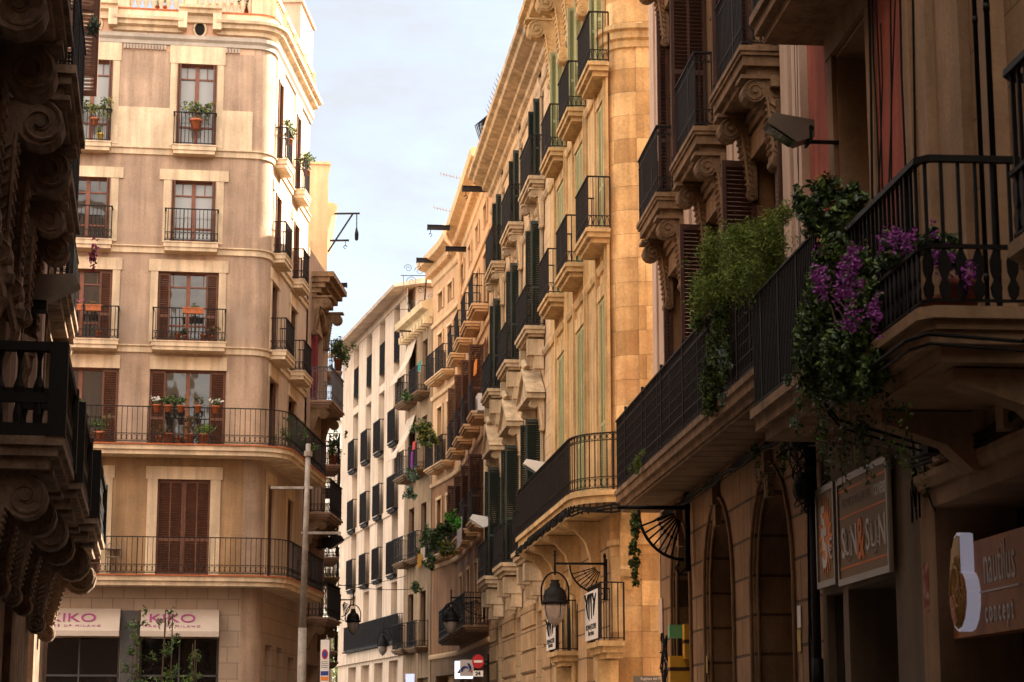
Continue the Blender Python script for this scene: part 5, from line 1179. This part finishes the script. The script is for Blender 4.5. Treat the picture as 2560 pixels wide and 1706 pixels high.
b=MB(); b.tube([(w*.3,.04,-2.6),(w*.3,.04,h/2)],.03,6); O('post',b,t,M,M_pole)
# stacked yellow and green box sign at the arcade
M_yb=mat('yellow_box_paint',(.62,.34,.03),.5,.1,3,0); M_gb=mat('green_box_paint',(.13,.42,.22),.5,.1,3,0); M_bb=mat('brown_band',(.05,.02,.01),.6,0,1,0)
t=root('box_sign','projecting shop sign of stacked yellow and green boxes at the far arch','shop sign',RR.at(46.2,.3,2))
def pbox(px0,px1,py0,py1,Y,d,m,nm,band=True):
    a=P3(px0,py1,Y); c=P3(px1,py0,Y); b=MB(); b.box(a.x,c.x,Y,Y+d,a.z,c.z); o=O(nm,b,t,I4,m)
    if band: b=MB(); zc=a.z+(c.z-a.z)*.5; b.box(a.x-.004,c.x+.004,Y-.004,Y+d,zc-.03,zc+.03); O('band',b,o,I4,M_bb)
pbox(1674,1718,1562,1594,33.6,.35,M_gb,'green_box',False); pbox(1712,1735,1560,1648,33.2,.4,M_yb,'yellow_box'); pbox(1676,1735,1640,1706,33.4,.4,M_yb,'yellow_box')
t=root('graffiti','black spray graffiti on the dark wall edge left of the box sign','graffiti',RR.at(47,.01,3)); b=MB()
for k,(px,py) in enumerate(((1657,1590),(1664,1620),(1656,1650),(1663,1680),(1660,1700))):
    u,z=RR.h(px,py,.012)
    b.tube([(u+.25*math.sin(j*2.3+k),.012,z+.22*math.cos(j*1.9+2*k)) for j in range(6)],.02,4)
O('strokes',b,t,RM,M_cable)
t=root('wall_plaque','pale plaque on the dark wall edge beside the sandstone corner','plaque',RR.at(47.2,.02,4)); u,z=RR.h(1652,1540,.02); b=MB(); b.box(u-.2,u+.2,.01,.03,z-.3,z+.3); O('plate',b,t,RM,M_pil)
# ================================================================== plants spilling from the right hand balconies
def B(px,py,off,rx,rz=None,ro=None,F=RR):
    u,z=F.h(px,py,off); Y=F.w(u,off)[1]; k=Y/FPX*1.0; r=rx*k
    return (u,off,z,r,(ro*k if ro else r*.8),(rz or rx)*k)
def plant(name,label,blobs,n,size,mats,asp=.5,flowers=None,cat='plant',stems=True,pot=None,group=None,F=RR,hang=None,fl_bl=None):
    b0=blobs[0]; t=root(name,label,cat,F.at(b0[0],b0[1],b0[2]),group)
    b=foliage_mb(blobs,n,size,len(mats),aspect=asp)
    if hang:
        for (u,y,z,l,cnt) in hang:
            x_,y_,z_=u,y,z
            for k in range(cnt):
                z_-=l/cnt; x_+=random.gauss(0,.012); y_+=random.gauss(0,.01); 
                for _ in range(2): leafq(b,(x_+random.gauss(0,.03),y_+random.gauss(0,.03),z_),size*random.uniform(.7,1.3),asp,len(mats))
    O('leaves',b,t,F.at(),mats)
    b=MB(); c=blobs[0]
    for q in blobs[1:]: b.tube([(c[0],c[1],c[2]),((c[0]+q[0])/2+random.gauss(0,.05),(c[1]+q[1])/2,(c[2]+q[2])/2+.05),(q[0],q[1],q[2])],[.012,.009,.004],4)
    if hang:
        for (u,y,z,l,cnt) in hang: b.tube([(u,y,z),(u+.02,y+.01,z-l*.5),(u-.01,y,z-l)],.004,3)
    if b.f: O('stems',b,t,F.at(),M_bark)
    if flowers:
        fn,fm,fs=flowers; b=MB()
        for _ in range(fn):
            x,y,z,a,c_,d=random.choice(fl_bl or blobs); q=(x+a*random.gauss(0,1.1),y+c_*random.gauss(.3,.5),z+d*random.gauss(0,1.0))
            for _ in range(6): leafq(b,[q[i]+random.gauss(0,fs*.55) for i in range(3)],fs,.85,1)
        O('flowers',b,t,F.at(),[fm])
    if pot:
        px,py,off,r,h=pot; u,z=F.h(px,py,off); O('pot',pot_mesh(r,h,M_pot),t,F.at(u,off,z))
    return t
fb=[B(1850,690,.95,62,60),B(1790,640,.95,55,60),B(1920,600,.95,60,60),B(1960,540,.9,35,35),B(1760,740,.95,45,50),B(1900,700,.9,50,60),B(1790,720,.95,60,60),B(1850,600,.9,60,45),B(1930,660,.9,50,50)]
plant('asparagus_fern','big feathery bright green asparagus fern spilling over the end of the long dark balcony',fb,30000,.06,[M_fern,M_fern,M_fern2],asp=.15)
plant('trailing_plant','leafy trail of green hanging down the balcony rail under the feathery fern',[B(1800,790,.92,30,50,20),B(1790,860,.92,30,50,20),B(1780,940,.92,30,50,20),B(1775,1000,.92,28,40,20),B(1810,900,.92,25,60,15),B(1745,800,.92,25,35,15)],6500,.05,[M_leaf,M_fern2,M_leafd],asp=.45)
for px,py,l in ((1805,880,'pale grey succulent rosette low on the balcony trail, upper one'),(1808,910,'pale grey succulent rosette low on the balcony trail, middle one'),(1806,1000,'pale grey succulent clump under the long balcony end'),(1975,950,'grey succulent clump hanging on the middle of the middle balcony'),(1985,1060,'grey succulent clump above the cable tangle')):
    plant('succulent',l,[B(px,py,1.08,15,17,12)],170,.055,[M_succ,M_succ,M_leafd],asp=.32,group='grey succulents')
plant('yellow_vine','broad leaved vine with yellow leaves on the rail left of the fern',[B(1735,800,.95,16,26,10),B(1745,770,.95,14,20,10)],170,.10,[M_leaf,M_leafy],asp=.8)
plant('camellia','dark glossy shrub behind the rail above the fern, between the long and the near balconies',[B(2070,510,1.0,60,36),B(2010,520,1.0,36,36),B(2140,500,1.0,40,26),B(2110,540,1.0,50,30),B(2040,560,1.0,40,26)],3600,.075,[M_leafd,M_leafd,M_leaf],asp=.55,flowers=(2,M_redfl,.03),fl_bl=[B(2071,533,1.1,5,4)])
plant('dry_plant','dried brown plant standing above the dark glossy shrub',[B(2065,455,1.0,28,20),B(2045,470,1.0,20,16)],700,.06,[M_dry],asp=.35)
plant('small_leaf_bush','yellowish small leaved bush hanging under the dark glossy shrub',[B(2080,590,1.05,45,36,20),B(2060,640,1.05,36,32,20),B(2130,570,1.05,40,30,20)],2600,.045,[M_leaf,M_fern,M_leafd],asp=.55)
hb=[B(2110,720,1.1,60,50,35),B(2150,640,1.1,50,45,35),B(2200,690,1.1,60,50,35),B(2100,800,1.15,70,50,35),B(2150,860,1.15,80,55,35),B(2080,900,1.15,50,50,35),B(2190,800,1.15,60,60,30),B(2150,930,1.15,70,50,35),B(2190,950,1.1,50,40,30),B(2090,870,1.15,55,50,30),B(2230,920,1.1,50,50,30)]
hb=[(a,b_,c-.03,d*1.22,e*1.1,f*1.2) for a,b_,c,d,e,f in [(q[0],q[1]+.16,*q[2:]) for q in hb]]+[B(2090,640,1.3,50,50,20),B(2040,720,1.3,45,50,20),B(2180,740,1.35,45,50,20)]+[B(2010,830,1.1,40,60,25),B(2040,960,1.1,50,60,25)]
plant('bougainvillea','large dark ivy and purple bougainvillea cascade covering the middle balcony on the right',hb,21000,.052,[M_leafd,M_fern2,M_leafd,M_leaf],asp=.6,flowers=(165,M_purp,.030),fl_bl=[B(2045,690,1.66,20,26,10),B(2110,700,1.66,40,36,10),B(2140,660,1.66,22,22,10),B(2060,725,1.66,30,18,10),B(2130,760,1.66,40,34,10),B(2135,795,1.66,30,22,10),B(2190,780,1.66,20,25,10),B(2110,740,1.66,50,30,10)],
  hang=[(RR.h(px,py,1.1)[0],1.1+random.uniform(-.1,.1),RR.h(px,py,1.1)[1],random.uniform(.3,.85),26) for px,py in ((2050,930),(2080,960),(2110,1000),(2130,1020),(2160,1040),(2270,1000),(2030,900),(2010,870),(2145,980),(2175,1010),(2100,940),(2065,1000),(2225,980))])
plant('bougainvillea','purple bougainvillea cluster on the rail of the nearest balcony, left of its pots',[B(2240,620,1.2,60,40,30),B(2215,650,1.2,40,30,25),B(2290,610,1.2,30,25,20)],1900,.055,[M_leafd,M_leafd,M_leaf],asp=.6,flowers=(40,M_purp,.032),fl_bl=[B(2215,600,1.4,30,18,10),B(2270,605,1.4,26,18,10),B(2240,595,1.4,30,12,10)])
plant('bougainvillea','purple bougainvillea growing in the two clay pots behind the nearest balcony rail',[B(2360,620,.8,50,34,30),B(2330,600,.8,30,25,20),B(2390,650,.8,35,20,20)],900,.06,[M_leafd,M_leafd,M_leaf],asp=.55,flowers=(55,M_purp,.032),fl_bl=[B(2330,600,.9,20,18,8),B(2375,660,.9,34,16,8),B(2425,680,.9,20,14,8),B(2350,650,.9,24,14,8)])
for px,l in ((2348,'larger clay pot behind the nearest balcony rail, left one'),(2408,'smaller clay pot behind the nearest balcony rail, right one')):
    u,z=RR.h(px,770,.75); t=root('clay_pot',l,'pot',RR.at(u,.75,4.68),'clay pots behind the nearest rail'); O('pot',pot_mesh(.14,.30,mat('dark_clay',(.17,.05,.03),.85,.25,9,.15)),t,RR.at(u,.75,4.68))
plant('creeper','thin ivy creepers dangling along the wall above the orange lettered sign',[B(1960,1120,.3,30,40,10),B(2150,1085,.3,40,22,10),B(2262,1120,.3,18,24,10),B(1890,1140,.3,24,24,8)],900,.042,[M_leaf,M_leafd],asp=.6,hang=[(RR.h(px,py,.3)[0],.25,RR.h(px,py,.3)[1],l,18) for px,py,l in ((2262,1120,.45),(2100,1090,.3),(1880,1130,.4),(1905,1150,.5))])
plant('window_box_plant','small bright plant on the far end of the long dark balcony rail',[B(1590,1160,.95,18,22,12),B(1612,1135,.95,12,12,8)],420,.06,[M_leaf,M_fern],asp=.3)
hl=[B(1588,1290+i*22,.95,20-i*.8,18,12) for i in range(8)]
plant('hanging_basket_vine','long leafy vine hanging from the empty iron bracket under the dark balcony',hl,1500,.07,[M_leaf,M_leafd,M_leafy],asp=.55)
# plants and washing on the far balconies
def fplant(F,px,py,off,r,n,sz,mats,label,fl=None,asp=.5,group=None):
    plant('balcony_plant',label,[B(px,py,off,r,r,r*.7,F),B(px+r*.6,py+r*.4,off,r*.7,r*.7,r*.5,F)],n,sz,mats,asp,flowers=fl,F=F,group=group)
fplant(R6b,1062,1080,.8,30,1500,.14,[M_leafd,M_leaf,M_leafy],'olive green bushy plant on the orange building balcony beside the canvas blind')
fplant(R7,1018,990,.7,14,420,.13,[M_leafd,M_leaf],'small dark plant under the long canvas blind of the narrow house')
fplant(R7,1028,1190,.75,18,700,.12,[M_succ,M_leafd],'grey green trailing plant hanging from a balcony of the narrow house')
fplant(R7,1026,1235,.75,16,600,.12,[M_succ,M_leafd],'lower tuft of the trailing plant on the narrow house')
plant('balcony_plant','dense ivy over the first floor balcony of the orange building',[B(1118,1318,.95,18,18,14,R4),B(1100,1335,.95,18,20,14,R4),B(1086,1352,.95,18,22,14,R4),B(1108,1365,1.0,14,22,12,R4)],2600,.12,[M_leafd,M_leafd,M_fern2],F=R4)
plant('balcony_plant','dark ivy hanging in front of the brown first floor balcony',[B(1068,1345,.95,16,22,14,R4),B(1060,1380,.95,16,24,14,R4),B(1078,1400,.95,14,20,12,R4)],2000,.12,[M_leafd,M_leafd,M_leaf],F=R4)
fplant(R4,1135,1300,1.0,18,800,.13,[M_leaf,mat('bright_green_leaf',(.05,.30,.03),.5,.2,9,0)],'bright emerald green plant at the corner of the white screened balcony')
fplant(R4,1118,1370,1.0,20,900,.12,[M_leafd,M_leafy],'trailing green below the bright emerald plant')
fplant(R7,1035,1465,.8,18,320,.12,[M_leafd,M_leaf],'small plant on the long dark balcony of the narrow house')
def cloth(F,px,py,off,w,h,m,label,name='washing'):
    u,z=F.h(px,py,off); t=root(name,label,'washing',F.at(u,off,z)); b=MB(); 
    v=[]; n=6
    for k in range(n+1): x=u-w/2+w*k/n; yy=off+.05*math.sin(k*1.7); v+=[(x,yy,z),(x,yy+.02,z-h*(1-.1*math.sin(k)))]
    b.add(v,[(2*k,2*k+1,2*k+3,2*k+2) for k in range(n)]); O('cloth',b,t,F.at(),m)
cloth(R7,1050,1385,.9,.7,.5,mat('yellow_cloth',(.45,.22,.03),.9,.1,3,0),'yellow cloth hung on a balcony of the narrow house'); cloth(R7,1058,1370,.85,.7,.45,M_cloth,'white cloth hung beside the yellow cloth on the narrow house balcony')
cloth(R6b,1031,1130,.85,.18,.6,mat('purple_cloth',(.25,.05,.35),.9,.1,3,0),'narrow purple cloth hanging from a balcony left of the olive plant'); cloth(R6b,1050,905,.85,.5,.35,mat('teal_cloth',(.03,.22,.20),.9,.1,3,0),'teal and green pinwheel cloth near the canvas blind'); cloth(R6b,1036,1105,.85,.35,.3,M_redfl,'small red cloth above the purple cloth')
cloth(R4,1150,1298,.60,1.9,.9,mat('white_screen_cloth',(.55,.53,.56),.9,.1,2,0),'white screen tied along the first floor balcony rail of the orange building','screen_cloth'); cloth(R4,1190,903,.6,.8,.4,mat('orange_cloth',(.75,.25,.05),.9,.1,3,0),'orange and cream towel over a balcony rail beside the brown shutters')
t=root('air_conditioner','white air conditioning box on the upper balcony of the orange building','air conditioner',R4.at(*(lambda q:(q[0],.3,q[1]))(R4.h(1203,1013,.3)))); u,z=R4.h(1200,1015,.35); b=MB(); b.box(u-.4,u+.4,.15,.45,z-.2,z+.35); O('case',b,t,R4M,M_white); b=MB(); b.lathe([(.2,0),(.2,.01)],(0,0,0),12); O('fan_grille',b,t,R4.at(u,.46,z+.05)@Matrix.Rotation(-PI/2,4,'X'),M_grey)
# ================================================================== L1 : sooty building with scrolls, nearest on the left
L1=Fac((-1.83-.1726*34,34),(.1726,-1)); LM=L1.at()      # u: 0 at the far end, grows towards the camera
def LY(Y): return (34-Y)/math.cos(math.atan(.1726))
l1=root('sooty_building','dark sooty building with big carved scroll brackets nearest on the left','building',LM)
bays=[14.9,18.4,21.2,24.4,30.6]       # distances Y of bay centres
ops=[]
for y in (17.6,21.4,25.6,30.6):
    c=LY(y); ops+= [(c-.62,c+.62,4.7,7.5),(c-.62,c+.62,8.5,11.0),(c-.62,c+.62,11.5,14.4),(c-.7,c+.7,0,3.6)]
O('wall',wall_mb(0.02,46,0,21,ops,.35),l1,LM,M_l1)
b=MB(); b.box(.0,46,-9,-.36,0,21); O('rear_wall',b,l1,LM,M_l1p)
b=MB(); b.box(-.03,.0,-9,.06,0,21); O('end_wall',b,l1,LM,M_l1p)
for y in (19.6,23.5,28.2,33.2):
    c=LY(y); b=MB(); b.box(c-.42,c+.42,0,.07,3.9,20); b.box(c-.30,c-.08,.07,.12,3.9,20); b.box(c+.08,c+.30,.07,.12,3.9,20); O('pilaster',b,l1,LM,M_l1p)
b=MB(); b.box(0,46,0,.14,3.95,4.2); O('string_course',b,l1,LM,M_l1)
for y in (17.6,21.4,25.6,30.6):
    c=LY(y)
    for z0,z1 in ((4.7,7.5),(8.5,11.0),(11.5,14.4)): window(l1,L1,c-.62,c+.62,z0,z1,.28,fm=M_brown,sh='perp' if z0>11 and y>24 else None,shm=M_brown2 if y>29 else M_brown,shw=.6,trans=False,sur=(.16,.22,.06,.07),surm=M_l1)
# second floor balconies on pairs of tall scrolls
def l1bal(ya,yb,z,of,name,br,bh,bd,bw,thick=((0,.09),(.05,.10),(.13,.12)),st='ring'):
    u0,u1=LY(yb),LY(ya); pth=[(u0,0),(u0,of),(u1,of),(u1,0)]
    o=O('balcony',slab_steps(pth,z,thick),l1,LM,M_l1)
    if st=='balus':
        b=MB(); q=off_path(pth,-.07)
        b.band(q,[(-.06,z),(.06,z),(.06,z+.13),(-.06,z+.13)]); b.band(q,[(-.07,z+.86),(.07,z+.86),(.07,z+.95),(-.07,z+.95)]); b.band(q,[(-.04,z+.34),(.04,z+.34),(.04,z+.44),(-.04,z+.44)])
        for (x,y,a) in along(q,.19):
            b.lathe([(.045,.13),(.05,.22),(.03,.34)],(x,y,z),8); b.lathe([(.045,.44),(.055,.50),(.022,.60),(.020,.76),(.04,.86)],(x,y,z),8)
        for x,y in q[1:3]: b.box(x-.09,x+.09,y-.09,y+.09,z,z+.95)
        O('railing',b,o,LM,M_iron)
    else: O('railing',rail_mb(pth,z,1.05,.10,'both',.012),o,LM,M_iron)
    for y in br: O('bracket',cached(('lb',bh,bd,bw),lambda: scroll_mb(bd,bh,bw,.34).mesh('bracket',M_l1)),o,L1.at(LY(y),0,z-.35))
    return o
l1bal(15.9,19.2,8.32,.82,'',(16.8,18.6),1.75,.72,.34); l1bal(20.0,22.8,8.32,.82,'',(20.3,22.1),1.75,.72,.34); l1bal(24.0,27.0,8.32,.62,'',(24.6,26.2),1.5,.54,.30); l1bal(29.0,32.4,8.0,.42,'',(31.9,),1.9,.36,.24)
l1bal(20.0,23.0,4.47,.84,'',(20.5,22.4),1.1,.70,.36,st='balus'); l1bal(24.0,27.2,4.50,.88,'',(24.5,26.6),1.1,.74,.36,st='balus'); l1bal(28.6,32.9,4.55,.95,'',(29.4,32.3),1.25,.86,.36,st='balus')
l1bal(15.9,19.2,12.3,.82,'',(16.6,18.6),1.6,.72,.34); l1bal(20.0,22.8,12.3,.82,'',(20.3,22.1),1.6,.72,.34)
for y,z in ((16.8,8.0),(18.6,8.0),(20.3,8.0),(22.1,8.0),(24.4,8.0)):     # leaf carved tails under the scrolls
    b=MB(); 
    for k in range(5): b.tube([(.0+.09*(k-2),.20-.03*k%2,-1.7),(.05*(k-2),.18,-2.1),(.02*(k-2),.06,-2.5)],[.055,.045,.015],6)
    b.lathe([(.0,-.14),(.13,-.10),(.15,0),(.12,.08),(0,.13)],(0,.14,-1.85),10)
    O('carved_leaf',b,l1,L1.at(LY(y),0,z),M_l1)
M_fl2=M_fl
u,z=L1.h(150,715,.45)
def fl_l1():
    M=L1.at(u,.0,z-.05); t=root('floodlight','dark wedge floodlight on the sooty left building','floodlight',M,'wedge floodlights on the facades'); s=.72
    b=MB(); b.prism([(.0,-.05),(.0,.20*s),(.86*s,.26*s),(.98*s,.06*s),(.40*s,-.24*s),(.1,-.24*s)],-.16,.16,'x'); O('housing',b,t,M,M_fl); b=MB(); b.box(-.14,.14,-.02,.30,-.30,-.18); O('mount',b,t,M,M_iron)
fl_l1()
plant('flower_sprig','small pink flower sprig sticking out beyond the sooty left building',[B(232,633,.9,10,16,6,L1)],50,.06,[M_pink,M_leaf],F=L1,flowers=(10,M_pink,.05))
plant('potted_cactus','green cactus like plant on the sooty building balcony seen against the cream cornice',[B(232,72,.9,5,16,4,L1)],60,.16,[M_succ],asp=.3,F=L1)
FB=Fac((-30,-17),(1,0)); PB=Fac((-25,58),(-.05,-1)); t=root('plaza_light_blocker','plain added building left of the square, unseen, darkening the lower fronts','building',PB.at()); zz=[(2+3.1*k,3.2+3.1*k,z,z+2.1) for k in range(8) for z in (1,4.6,8,11.4,14.8)]  # unseen block added left of the square to cut light on the lower fronts
O('wall',wall_mb(0,27,0,19,zz,.3),t,PB.at(),M_r3w); b=MB(); b.box(0,27,-8,-.29,0,19); O('rear_wall',b,t,PB.at(),M_dark)
t=root('rear_light_blocker','plain ochre added building behind the viewpoint, unseen, darkening the near street','building',FB.at()); zz=[(4+3.2*k,5.2+3.2*k,z,z+2.1) for k in range(16) for z in (1,4.6,8,11.4,14.8)]  # added across the street behind the camera to keep light off the near walls
O('wall',wall_mb(0,60,0,19,zz,.3),t,FB.at(),M_r3w); b=MB(); b.box(0,60,-8,-.29,0,19); O('rear_wall',b,t,FB.at(),M_dark)
# ================================================================== light, sky, camera
SAZ,SEL=float(62),float(33)
w=bpy.data.worlds.new('World'); sc.world=w; w.use_nodes=True; nt=w.node_tree; N=nt.nodes; L=nt.links; bg=N['Background']
sky=N.new('ShaderNodeTexSky'); sky.sky_type='NISHITA'; sky.sun_disc=False; sky.sun_elevation=R(SEL); sky.sun_rotation=R(SAZ); sky.air_density=1.0; sky.dust_density=2.5; sky.ozone_density=1
tc=N.new('ShaderNodeTexCoord'); mp=N.new('ShaderNodeMapping'); mp.inputs['Scale'].default_value=(1,1,2.2); L.new(tc.outputs['Generated'],mp.inputs[0])
no=N.new('ShaderNodeTexNoise'); no.inputs['Scale'].default_value=7; no.inputs['Detail'].default_value=8; no.inputs['Roughness'].default_value=.6; L.new(mp.outputs[0],no.inputs['Vector'])
mr=N.new('ShaderNodeMapRange'); mr.inputs['From Min'].default_value=.40; mr.inputs['From Max'].default_value=.68; mr.inputs['To Min'].default_value=.45; mr.inputs['To Max'].default_value=1.0; L.new(no.outputs['Fac'],mr.inputs['Value'])
mx=N.new('ShaderNodeMix'); mx.data_type='RGBA'; L.new(mr.outputs['Result'],mx.inputs['Factor']); L.new(sky.outputs[0],mx.inputs['A'])
# cloud made warm and bright behind the camera and overhead, added to light the fronts
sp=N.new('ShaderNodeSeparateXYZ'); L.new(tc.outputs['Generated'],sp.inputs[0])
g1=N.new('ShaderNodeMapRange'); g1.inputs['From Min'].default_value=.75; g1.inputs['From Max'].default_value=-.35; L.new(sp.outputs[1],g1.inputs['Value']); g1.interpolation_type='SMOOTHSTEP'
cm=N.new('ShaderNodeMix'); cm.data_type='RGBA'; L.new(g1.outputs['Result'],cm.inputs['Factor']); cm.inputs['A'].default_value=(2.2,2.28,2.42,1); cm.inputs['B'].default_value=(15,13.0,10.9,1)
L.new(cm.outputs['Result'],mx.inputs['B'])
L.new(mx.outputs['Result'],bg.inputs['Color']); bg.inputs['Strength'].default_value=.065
sun=bpy.data.lights.new('Sun','SUN'); sun.energy=5; sun.angle=R(.5); sun.color=(1,.87,.68); so=bpy.data.objects.new('sun',sun); COL.objects.link(so)
sd=Vector((math.sin(R(SAZ))*math.cos(R(SEL)),math.cos(R(SAZ))*math.cos(R(SEL)),math.sin(R(SEL)))); so.rotation_euler=sd.to_track_quat('Z','Y').to_euler(); so.location=(0,0,40)
cam=bpy.data.cameras.new('Camera'); cam.lens=FPX/2560*36; cam.sensor_width=36; cam.clip_end=2000; cam.clip_start=.1
cam.dof.use_dof=True; cam.dof.focus_distance=34; cam.dof.aperture_fstop=5
co_=bpy.data.objects.new('camera',cam); COL.objects.link(co_); co_.location=(0,0,EYE); co_.rotation_euler=(PI/2+TILT,0,0); sc.camera=co_
vs=sc.view_settings; vs.view_transform='Standard'; vs.look='None'; vs.exposure=2.5; vs.gamma=1
sc.cycles.max_bounces=10; sc.cycles.diffuse_bounces=7; sc.cycles.use_denoising=True
